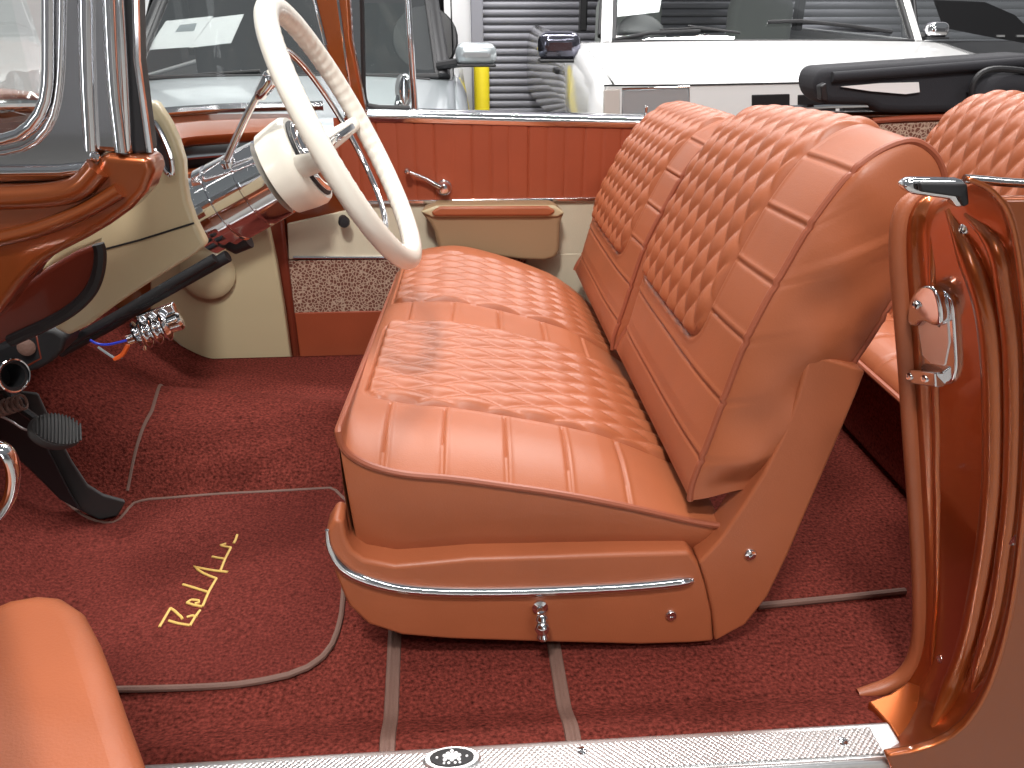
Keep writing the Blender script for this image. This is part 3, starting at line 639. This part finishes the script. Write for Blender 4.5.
# chrome column collar
cb = hub-wn*.035
MB().lathe(cb, -wn, [(0, .050), (.002, .058), (.035, .0595), (.036, .0575), (.039, .0575), (.040, .0595), (.080, .0605), (.081, .0575), (.085, .0575), (.086, .061), (.10, .0615), (.102, .055), (.118, .054), (.120, .058), (.135, .058), (.14, .048), (.15, .03)], 48).build('column_collar', 'chrome', sw)
MB().lathe(cb-wn*.14, -wn, [(0, .03), (.45, .03), (.451, .001)], 24).build('column_tube', 'dark', sw)
lu = V(0, -.75, .55)
lb = ay(227, 160, .46)
MB().lathe(lb-V(.0, -.01, .01), wn*-.2+V(0, -.2, 1), [(-.012, .012), (.008, .012), (.012, .008)], 16).build('lever_boss', 'chrome', sw)
lev = smooth([lb, ay(240, 130, .45), ay(252, 105, .44), ay(265, 84, .43)], 24, 1)
MB().tube(lev, [.0055-.001*i/23 for i in range(24)], 10).build('shift_lever', 'chrome', sw)
k0, k1 = ay(258, 98, .435), ay(272, 77, .43); ka = (k1-k0)/np.linalg.norm(k1-k0); kl = np.linalg.norm(k1-k0)
MB().lathe(k0, ka, [(0, .005), (.004, .008), (kl*.5, .0095), (kl*.8, .011), (kl, .0115), (kl+.004, .009), (kl+.0045, .001)], 18).build('lever_knob', 'chrome', sw)
MB().lathe(k1, ka, [(0, .0105), (.004, .0095), (.006, .001)], 16).build('knob_tip', 'ivory', sw)
MB().tube([ay(222, 236, .50), ay(236, 244, .50), ay(248, 238, .50)], .016, 10).build('lower_clamp', 'black', sw)

# ================================================================== PASSENGER DOOR
YD = 1.52
door = empty('passenger_door', (.2, YD, .3), 'closed far door with pleated rust panel, cream middle and chrome sill', 'car door')
zb = lambda x: .992-.035*(x+.1)            # belt line falls toward the rear
XR = .86
dp = MB().prism([V(-.48, YD+.005, .28), V(XR, YD+.005, .28), V(XR, YD+.005, zb(XR)-.01), V(-.27, YD+.005, zb(-.27)-.01), V(-.33, YD+.005, .93), V(-.47, YD+.005, .76)], (0, .09, 0)); dp.build('door_shell', 'copper', door, .008)
# pleated upper panel
pw = .0505; rows = []
xs_ = np.arange(-.31, XR, .004)
def pl_y(x): f = abs(((x/pw) % 1)-.5)*2; return YD-.007-.0035*(1-f**10)
rows = [[V(x, pl_y(x), z0+(zb(x)-.02-z0)*t) for x in xs_] for t in (0, 1) for z0 in (.762,)]
MB().grid(rows).build('pleated_panel', 'leather_dark', door, ang=25)
# chrome belt sill
bl = [V(x, YD-.002, zb(x)-.004) for x in np.linspace(-.28, XR, 30)]
rows = [[p+V(0, a, b_) for p in bl] for a, b_ in ((-.012, -.022), (-.016, -.014), (-.016, -.006), (-.010, .004), (.0, .007), (.05, .007), (.08, .0))]
MB().grid(rows).build('belt_sill', 'chrome', door, ang=50)
# strip between rust and cream
MB().box(((-.26+XR)/2, YD-.008, .757), (XR+.26, .014, .010)).build('middle_strip', 'chrome', door, .002)
for xa, xb_ in ((-.10+.055, .115), (.17, .27), (.40, .55)): MB().box(((xa+xb_)/2, YD-.0155, .756), (xb_-xa, .003, .007)).build('strip_inlay', 'black', door)
# cream panel
MB().prism([V(-.47, YD-.002, .598), V(XR, YD-.002, .598), V(XR, YD-.002, .752), V(-.25, YD-.002, .752), V(-.27, YD-.002, .74), V(-.462, YD-.002, .70)], (0, .012, 0)).build('cream_panel', 'creamv', door, .003)
MB().prism([V(.20, YD-.003, .44), V(XR, YD-.003, .44), V(XR, YD-.003, .60), V(.20, YD-.003, .60)], (0, .012, 0)).build('cream_panel', 'creamv', door, .003)
MB().tube([V(-.455, YD-.006, .606), V(-.30, YD-.006, .602), V(-.10, YD-.006, .598), V(.20, YD-.006, .592)], .005, 8).build('lower_strip', 'chrome', door)
MB().box((-.14, YD-.001, .518), (.68, .010, .155)).build('woven_insert', 'woven', door, .002)
MB().box((.18, YD-.001, .36), (1.30, .014, .165)).build('lower_panel', 'leather_dark', door, .004)
MB().box((-.492, YD-.002, .50), (.046, .03, .44)).build('front_edge_seal', 'maroon', door, .008)
# armrest: beige scooped body with a rust pad let into its top
arx = [(420, 212), (436, 206), (555, 205.5), (565, 213), (561, 222), (560, 250), (556, 258), (545, 261), (520, 260), (470, 253), (438, 249), (434, 232), (430, 224)]
A_ = [ay(*p, YD-.085) for p in arx]; rows = []
def armrow(d, shrink, dz):
    c = sum(A_)/len(A_); return [V(c[0]+(p[0]-c[0])*shrink, YD-d, p[2]+dz) for p in A_]
P_ = [armrow(-.002, .96, .0), armrow(.03, .98, 0), armrow(.07, 1., 0), armrow(.082, .99, -.002)]
ar = MB(); ar.grid(P_, closev=True); ar.f.append(tuple(len(ar.v)-len(A_)+k for k in range(len(A_)))); aro = ar.build('armrest', 'beige', door, .01, 4, ang=60)
lipp = [ay(*p, YD-.088) for p in [(420, 212), (436, 206), (555, 205.5), (565, 213), (558, 217), (432, 217.5)]]
MB().prism([p+V(0, .01, 0) for p in lipp], (0, -.012, 0)).build('armrest_lip', 'cream', aro, .006, 4)
MB().prism([ay(*p, YD-.094)+V(0, .01, 0) for p in [(431, 212), (440, 206.5), (548, 206), (556, 211), (550, 216), (434, 216.5)]], (0, -.014, 0)).build('armrest_pad', 'leather', aro, .007, 4)
# window crank
wc = ay(444, 187, YD-.01)
cko = MB().lathe(wc, (0, -1, 0), [(0, .020), (.008, .021), (.012, .017), (.024, .012), (.030, .013), (.034, .010), (.035, .001)], 24).build('window_crank', 'chrome', door)
e_ = ay(407, 171, YD-.04)
MB().tube([wc+V(0, -.026, 0), wc*.5+e_*.5+V(0, -.006, .002), e_], [.008, .006, .005], 10).build('crank_arm', 'chrome', cko)
MB().lathe(e_+V(0, .012, 0), (0, -1, 0), [(0, .006), (.004, .008), (.02, .009), (.026, .006), (.027, .001)], 14).build('crank_knob', 'chrome', cko)
kb = ay(343, 219, YD-.01)
MB().lathe(kb, (.2, -1, 0), [(0, .012), (.02, .014), (.035, .016), (.045, .012), (.046, .001)], 18).build('door_pull_knob', 'black', door)
# vent window
vn = MB(); MB().prism(ys([(364, 3), (404, 3), (411, 104), (368, 104)], YD+.03), (0, .004, 0)).build('vent_glass', 'glass', door)
MB().tube(ys(smooth([(359, -90), (362, 0), (363, 60), (364, 100), (369, 107), (410, 108)], 40, 1), YD+.028), .0062, 8).build('vent_rubber', 'black', door)
MB().tube(ys([(403, -90), (408, 0), (411.5, 60), (415, 113)], YD+.026), .0085, 10).build('division_bar', 'chrome', door)
MB().prism(ys([(408, 110), (420, 110), (432, 117), (428, 120), (406, 119)], YD-.004), (0, .03, 0)).build('division_foot', 'chrome', door, .003)
lk = ay(646, 111, YD+.02)
MB().lathe(lk-V(0, 0, .012), (0, 0, 1), [(0, .006), (.006, .005), (.012, .004), (.018, .006), (.024, .005), (.026, .001)], 14).build('lock_button', 'chrome', door)
# outside mirror beyond the vent pane
mr = empty('door_mirror', ay(400, 112, 1.72), 'small round chrome mirror outside the far vent window', 'mirror')
mc = ay(405, 90, 1.72)
MB().lathe(mc+V(-.014, 0, 0), (1, -.35, 0), [(0, .012), (.006, .03), (.012, .042), (.018, .045), (.020, .043)], 26).build('mirror_shell', 'chrome', mr)
MB().lathe(mc+V(-.006, -.002, 0), (-1, -.55, .1), [(0, .043), (.004, .043), (.005, .001)], 26).build('mirror_glass', 'chrome', mr)
MB().tube([mc+V(-.02, .02, -.02), mc+V(-.03, -.04, -.06), mc+V(-.03, -.10, -.09)], .008, 8).build('mirror_stalk', 'chrome', mr)

# ================================================================== DRIVER DOOR (open, beside the camera)
dd_ = empty('driver_door', (-.6, -.25, .6), 'open driver door with padded tan armrest, nearest the viewer', 'car door')
arm_top = [(-60, 640), (-25, 605), (10, 592), (40, 587), (62, 589), (82, 602), (96, 628), (110, 664), (124, 704), (138, 742), (150, 775), (170, 840), (-20, 860), (-60, 760)]
zA = .80
ap_ = [az(*p, zA) for p in arm_top]
MB().prism([p+V(0, 0, 0) for p in ap_], (-.0, -.0, -.06)).build('armrest', 'leather', dd_, .02, 6)
hx, hy = ap_[1], ap_[-2]
dv = ap_[-2]-ap_[1]; dv /= np.linalg.norm(dv); pn = V(-dv[1], dv[0], 0);
p0, p1 = az(-64, 600, zA), az(-40, 860, zA); dv = (p1-p0)/np.linalg.norm(p1-p0)
q0, q1 = p0-dv*.12, p1+dv*.5; out_ = V(-abs(dv[1]), -abs(dv[0])*0, 0)
pan = MB().prism([V(q0[0], q0[1], .36), V(q1[0], q1[1], .36), V(q1[0], q1[1], .99), V(q0[0], q0[1], .99)], V(-.09, -.02, 0)); pan.build('door_shell', 'copper', dd_, .01)
MB().tube(ys(smooth([(-6, 446), (5, 450), (12, 462), (14, 478), (10, 498), (0, 514), (-8, 520)], 30, 2), -.10), .009, 12, flat=.6).build('pull_handle', 'chrome', dd_)
MB().tube([ay(-6, 446, -.10), ay(-40, 450, -.09)], .006, 8).build('handle_bracket', 'chrome', dd_)
MB().tube([ay(-8, 520, -.10), ay(-40, 515, -.09)], .006, 8).build('handle_bracket', 'chrome', dd_)

# ================================================================== REAR SEAT
rs = empty('rear_bench_seat', (1.15, .83, .33), 'tan leather rear bench seat with tall diamond quilting', 'car seat')
RY0, RY1 = .30, 1.205
RP = smooth([(.985, .60), (1.03, .78), (1.085, .92), (1.12, 1.005), (1.155, 1.05), (1.20, 1.07), (1.26, 1.06), (1.30, .98), (1.31, .80)], 260, 2)
rd = np.r_[0, np.cumsum(np.linalg.norm(np.diff(RP, axis=0), axis=1))]
Yv = np.linspace(RY0, RY1, 300); Sg, Yg = np.meshgrid(rd, Yv, indexing='ij')
T = np.gradient(RP, axis=0); T /= np.linalg.norm(T, axis=1)[:, None]; N = np.stack([-T[:, 1], T[:, 0]], 1)
fe = np.minimum(1, (RY1-Yv)/.14); fall = -.085*(1-np.sqrt(np.clip(1-(1-fe)**2, 0, 1)))
ds = sm(RY1-Yg, .02, .04)*(.011*quilt(Sg, Yg, .050, .10))
Xg = RP[:, 0][:, None]+N[:, 0][:, None]*(ds+fall[None, :]*.5)+.0; Zg = RP[:, 1][:, None]+N[:, 1][:, None]*(ds+fall[None, :])+.06*(Yg*-1+1.2)*.45*np.clip((RP[:, 1]-.6)/.4, 0, 1)[:, None]
rb_ = MB().grid(np.stack([Xg, Yg, Zg], 2).tolist()).build('backrest', 'leather', rs, ang=80)
for j, ye in ((299, RY1), (0, RY0)):
    C = [V(Xg[i, j], Yg[i, j], Zg[i, j]) for i in range(0, 260, 4)]
    MB().prism(C, (0, .002, 0)).build('side_panel', 'leather', rb_)
cpf = smooth([(.85, .56), (.838, .565), (.835, .585), (.86, .615), (.92, .62), (1.03, .60)], 60, 2)
yv = np.linspace(RY0, RY1, 120)
rows = [[V(x-.012*math.cos(yq*40)**8*0, yq, z-.006*(abs(math.sin((yq-.3)/.10*PI)) < .12)*(z > .58)) for yq in yv] for x, z in cpf]
rc_ = MB().grid(rows).build('cushion', 'leather', rs, ang=50)
for ye in (RY0, RY1): MB().prism([V(x, ye, z) for x, z in cpf]+[V(1.03, ye, .57)], (0, .002, 0)).build('cushion_side', 'leather', rc_)
MB().tube([V(.829, yq, .575) for yq in (RY0, .8, RY1)], .006, 8).build('piping', 'piping', rc_)
MB().prism([V(.90, RY0, .345), V(.865, RY0, .56), V(1.02, RY0, .575), V(1.02, RY0, .345)], (0, RY1-RY0, 0)).build('base_panel', 'carpet', rs, .01)  # dark carpet colour stands in for the front seat's shadow below the cushion

# ================================================================== FOLDED SOFT TOP
st = empty('folded_soft_top', (1.5, 1.4, 1.0), 'black folded fabric soft top stowed behind the rear seat', 'soft top')
pf = [(820, 69), (1040, 54), (1050, 96), (1010, 113), (960, 113), (905, 114), (880, 113), (868, 106), (828, 105), (818, 98), (816, 84)]
MB().prism(ys(pf, 1.48), (0, .14, 0)).build('top_fold', 'cloth', st, .022, 5)
MB().tube(ys(smooth([(832, 77), (900, 72), (1000, 64), (1040, 61)], 30, 1), 1.475), .013, 12).build('upper_roll', 'cloth', st)
MB().tube(ys(smooth([(972, 100), (972, 84), (982, 71), (1000, 68), (1040, 73)], 40, 2), 1.44), .008, 8).build('seam_welt', 'black', st)
MB().tube(ys(smooth([(978, 100), (990, 84), (1040, 86)], 20, 2), 1.47), .04, 12).build('side_roll', 'cloth', st)
MB().prism(ys([(840, 86.5), (880, 83), (918, 82), (919, 92), (905, 94), (870, 91)], 1.476), (0, -.004, 0)).build('see_through_patch', 'white', st)  # white patch added in place of a gap showing the white off-roader
MB().prism(ys([(816, 85), (822, 82), (824, 100), (817, 99)], 1.47), (0, -.03, 0)).build('hinge', 'dark', st, .003)

# ================================================================== BACKGROUND CARS
def vehicle(nm, label, x0, x1, yf, yc, zf, zc, ztop, yroof, paint, fx=.06, low=.35, slope=.03, inset=.07, pil=None):
    pil = pil or paint
    v_ = empty(nm, ((x0+x1)/2, (yf+yc)/2, 0), label, 'car')
    n = 40; rows = []
    for t in np.linspace(0, 1, 24):
        y = yf+(yc-yf)*t; r = []
        ex = -fx*(1-t)**1.0*0
        for s_ in np.linspace(-1, 1, n):
            e = abs(s_); z = zf+(zc-zf)*t-slope*e**3-.05*sm(1-t, .86, 1.0)
            r.append(V((x0+x1)/2+s_*((x1-x0)/2-.015), y, z))
        rows.append(r)
    MB().grid(rows).build('hood', paint, v_, ang=60, solid=.012)
    # fenders and body sides
    for sgn, xe in ((-1, x0), (1, x1)):
        L = [[V(xe+sgn*o, y, z) for y, z in ((yf+.02, zf-slope-.04), (yf+.4, zf-slope+.35*(zc-zf)*.9), (yc, zc-slope), (yroof+2.2, zc-slope+.02))] for o in (0,)]
        prof = [(0, 0.0), (.035, -.015), (.06, -.06), (.075, -.14), (.08, -.30), (.07, -.5)]
        rows = [[V(xe+sgn*(a-.02), p[1], p[2]+b_) for p in L[0]] for a, b_ in prof]
        MB().grid(rows).build('body_side', paint, v_, ang=50, solid=.01)
    MB().box(((x0+x1)/2, yf+.06, (zf+low)/2-.08), (x1-x0+.10, .10, zf-low-.12)).build('front_panel', paint, v_, .03)
    # windscreen surround
    zin = .0
    xa, xb_ = x0+inset, x1-inset
    def wp(s_, t): return V((xa+xb_)/2+s_*((xb_-xa)/2)*(1-.10*t), yc+(yroof-yc)*t, zc+(ztop-zc)*t)
    for s_ in (-1, 1):
        MB().tube([wp(s_, -.02), wp(s_, 1)], .038, 10, flat=.7).build('windscreen_pillar', pil, v_)
        MB().tube([wp(s_*.965, -.01)+V(0, -.022, 0), wp(s_*.965, 1)+V(0, -.022, 0)], .014, 8).build('windscreen_rubber', 'black', v_)
        MB().tube([wp(s_, 1), wp(s_, 1)+V(0, 1.8, .03)], .04, 8).build('roof_rail', paint, v_)
        MB().box(wp(s_, 1)+V(0, .95, (zc-ztop)/2), (.05, .09, ztop-zc)).build('side_pillar', 'black', v_, .01)
        MB().tube([wp(s_, 0)+V(s_*.02, .10, .02), wp(s_, 1)+V(s_*.01, .02, -.02)], .02, 8).build('door_frame', 'black', v_)
    MB().grid([[wp(s_, t)+V(0, -.01, .004) for s_ in np.linspace(-1, 1, 12)] for t in (0, .5, 1)]).build('windscreen', 'carglass', v_)
    MB().tube([wp(s_, -.01)+V(0, -.02, 0) for s_ in np.linspace(-.97, .97, 10)], .015, 8).build('cowl_rubber', 'black', v_)
    c0, c1 = wp(-1, 1), wp(1, 1)
    MB().box(((xa+xb_)/2, yroof+.9, ztop+.03), ((xb_-xa)*.93, 1.85, .04)).build('roof', paint, v_, .015)
    MB().box(((xa+xb_)/2, yc+.30, zc-.07), (xb_-xa-.04, .52, .08)).build('dash_top', 'dark', v_, .03)
    # wheels
    for xe in (x0+.02, x1-.02):
        wl_ = MB().lathe((xe-.1, yf+.75, .33), (1, 0, 0), [(0, .20), (.01, .32), (.05, .33), (.15, .33), (.19, .32), (.2, .20)], 30).build('tyre', 'black', v_)
        MB().lathe((xe-.11, yf+.75, .33), (1, 0, 0), [(0, .19), (.02, .2), (.2, .2), (.22, .19)], 24).build('wheel', 'steel', wl_)
    return v_, wp
# white off-roader
suv, wp = vehicle('white_off_roader', 'white boxy off-roader facing the viewer behind the copper convertible', .70, 2.72, 2.9, 4.0, .925, 1.052, 1.72, 4.55, 'white', slope=.012, inset=.15)
def mirror(v_, c, d, m_, sgn):
    c = np.array(c); o = MB().box(c, d).build('side_mirror', m_, v_, min(d)*.42, 5)
    MB().tube([c+V(sgn*d[0]*.3, .02, -d[2]*.35), c+V(sgn*d[0]*.95, .06, -d[2]*.55)], .022, 8).build('mirror_arm', 'black', o)
    MB().box(c+V(0, -.01, -d[2]*.47), (d[0]*.95, d[1]*.9, d[2]*.12)).build('mirror_base', 'black', o, .01)
    return o
mirror(suv, ay(559, 46, 3.95), (.23, .13, .15), 'darkchrome', 1)
mirror(suv, ay(936, 30, 4.0), (.12, .10, .085), 'chrome', -1)
# grille band, headlamps
MB().prism(ys([(606, 86), (840, 82), (840, 122), (606, 126)], 2.875), (0, .05, 0)).build('grille_panel', 'white', suv, .006)
for x_ in range(5):
    a = 752+x_*46
    MB().prism(ys([(a, 95), (a+38, 94), (a+38, 118), (a, 119)], 2.87), (0, .02, 0)).build('grille_slot', 'dark', suv, .004)
MB().prism(ys([(622, 89), (689, 87), (690, 112), (622, 116)], 2.868), (0, .02, 0)).build('headlamp', 'lens', suv, .008)
MB().tube(ys([(622, 89), (689, 87), (690, 112), (622, 116)], 2.866), .005, 6, closed=True).build('headlamp_bezel', 'chrome', suv)
MB().prism(ys([(604, 90), (620, 89), (620, 118), (604, 120)], 2.868), (0, .02, 0)).build('indicator', 'amber', suv, .004)
MB().tube(ys([(604, 85.5), (690, 85), (840, 82)], 2.872), .004, 6).build('hood_gap', 'black', suv)
MB().box((1.62, 2.83, .55), (1.85, .16, .16)).build('front_bumper', 'dark', suv, .03)
def ww_(a, b_, off): return apl(a, b_, wp(0, 0)+V(0, -.03-off, 0), np.cross(wp(1, 0)-wp(-1, 0), wp(0, 1)-wp(0, 0)))
for l, nm in (([(612, 40), (650, 33), (700, 31)], 'wiper_blade'), ([(768, 22), (800, 21), (850, 26), (892, 32)], 'wiper_blade'), ([(688, 26), (712, 29), (735, 32)], 'wiper_arm'), ([(660, 30), (700, 28), (740, 33)], 'wiper_arm')):
    MB().tube([ww_(a, b_, 0) for a, b_ in l], .010 if nm == 'wiper_blade' else .006, 8).build(nm, 'black', suv)
for xo in (1.2, 2.1):
    MB().prism([V(xo-.22, 5.15, .7), V(xo+.22, 5.15, .7), V(xo+.22, 5.15, 1.2), V(xo+.17, 5.15, 1.36), V(xo-.17, 5.15, 1.36), V(xo-.22, 5.15, 1.2)], (0, .12, 0)).build('cabin_seat', 'seatgrey', suv, .05, 4)
MB().lathe(ay(641, 30, 4.35)+V(0, 0, -.05), (0, -.6, .4), [(0, .15), (.02, .15), (.03, .13)], 24).build('cabin_wheel', 'dark', suv)
ps = MB().prism([ww_(a, b_, -.06) for a, b_ in [(616, 17), (619, -14), (664, -14), (659, 12)]], (0, .003, 0))
top('paper_sheet', ps, 'paper', 'white paper sheet behind the windscreen of the white off-roader', 'paper')
MB().box((.665, 3.98, .80), (.012, .01, .10)).build('door_shut_line', 'dark', suv)
MB().box((.63, 4.45, .87), (.03, .16, .03)).build('door_handle', 'black', suv, .006)
# silver car
sc_, wq = vehicle('silver_car', 'silver modern car facing the viewer beyond the convertible windscreen', -1.62, .03, 2.55, 3.6, .80, .918, 1.42, 4.35, 'silver', slope=.03, pil='dark')
mirror(sc_, ay(476, 54, 3.55), (.20, .12, .105), 'silver', -1)
def wq_(a, b_, off): return apl(a, b_, wq(0, 0)+V(0, -.03-off, 0), np.cross(wq(1, 0)-wq(-1, 0), wq(0, 1)-wq(0, 0)))
for q, pr_, lb_ in (([(147, 50), (166, 21), (213, 16), (190, 47)], [(175, 32), (180, 25), (197, 23), (194, 31)], 'white printed sheet behind the silver car windscreen, with grey picture'), ([(189, 48), (203, 19), (244, 14), (231, 43)], None, 'plain white sheet behind the silver car windscreen, beside a printed sheet')):
    o = top('paper_sheet', MB().prism([wq_(a, b_, -.05 if pr_ else -.06) for a, b_ in q], (0, .003, 0)), 'paper', lb_, 'paper')
    if pr_: MB().prism([wq_(a, b_, -.048) for a, b_ in pr_], (0, -.001, 0)).build('printed_picture', 'print', o)
for l in ([(150, 79), (200, 75), (260, 71)], [(300, 74), (370, 76), (430, 80)]): MB().tube([wq_(a, b_, 0) for a, b_ in l], .009, 8).build('wiper_blade', 'black', sc_)
MB().box((-.79, 4.75, 1.03), (1.52, .12, .74)).build('cabin_seat', 'dark', sc_, .05)
MB().lathe(ay(425, 40, 4.1), (0, -.8, .35), [(0, .17), (.012, .18), (.024, .17)], 26).build('cabin_wheel', 'dark', sc_)
for xe in (-1.60, .01):
    MB().prism([V(xe, 3.75, .90), V(xe, 5.9, .93), V(xe, 5.9, 1.42), V(xe, 4.45, 1.42)], (.006, 0, 0)).build('side_window', 'tint', sc_)
# black vehicle far right
bk, wb = vehicle('black_car', 'black car parked far behind the folded soft top', 3.35, 5.1, 4.6, 5.6, .88, .97, 1.7, 6.2, 'blackpaint')
MB().prism(ys([(935, 0), (985, 2), (1015, 15), (1030, 30), (1030, 44), (985, 36), (945, 28)], 4.58), (0, .02, 0)).build('grille_panel', 'dark', bk)
for a in (1000, 1020): MB().prism(ys([(a-3, 35), (a+5, 35), (a+5, 37), (a-3, 37)], 4.57), (0, .01, 0)).build('badge_bar', 'steel', bk)

# ================================================================== LIGHT
wd = bpy.data.worlds.new('hall_ambient'); S.world = wd; wd.use_nodes = True
bg = wd.node_tree.nodes['Background']; bg.inputs[0].default_value = (.92, .96, 1, 1); bg.inputs[1].default_value = .2
def area(nm, loc, tgt, sx, sy, e, col=(1, .95, .88)):
    l = bpy.data.lights.new(nm, 'AREA'); l.shape = 'RECTANGLE'; l.size = sx; l.size_y = sy; l.energy = e; l.color = col
    o = bpy.data.objects.new(nm, l); COL.objects.link(o); o.location = loc
    o.rotation_euler = (Vector(tgt)-Vector(loc)).to_track_quat('-Z', 'Y').to_euler(); return o
area('ceiling_lamp', (-.45, -1.9, 4.4), (.1, .7, .5), .5, .35, 155, (1, .97, .93))
area('ceiling_lamp', (-.2, 1.0, 4.8), (.1, .9, 0), 2.4, .25, 75, (1, .97, .93))
area('ceiling_lamp', (1.6, 3.0, 4.8), (1.6, 3.4, 0), 2.4, .25, 190, (1, .98, .96))
area('ceiling_lamp', (-1.2, 4.0, 4.8), (-1.0, 4.6, 0), 2.4, .25, 190, (1, .98, .96))
area('ceiling_lamp', (3.0, 5.0, 4.8), (3.0, 5.6, 0), 2.4, .25, 160, (1, .98, .96))
area('ceiling_lamp', (.6, -3.6, 4.8), (.6, -3.0, 0), 3.4, .2, 100, (1, .98, .96))
area('added_chrome_light', (-6.5, -5.5, 1.7), (0, 0, 1.2), 1.0, 3.0, 75, (.95, .98, 1))  # added upright light for highlights in the chrome; no doorway is built here
area('added_chrome_light', (3.5, -7.2, 1.8), (0, 0, 1.2), .8, 3.0, 45, (.95, .98, 1))  # second added light, also only for the chrome
area('ceiling_lamp', (2.8, -1.6, 4.8), (2.0, -.6, 0), 2.4, .25, 40, (1, .98, .96))

S.view_settings.view_transform = 'Standard'; S.view_settings.look = 'None'; S.view_settings.gamma = 1; S.view_settings.exposure = 0
S.view_settings.use_curve_mapping = False
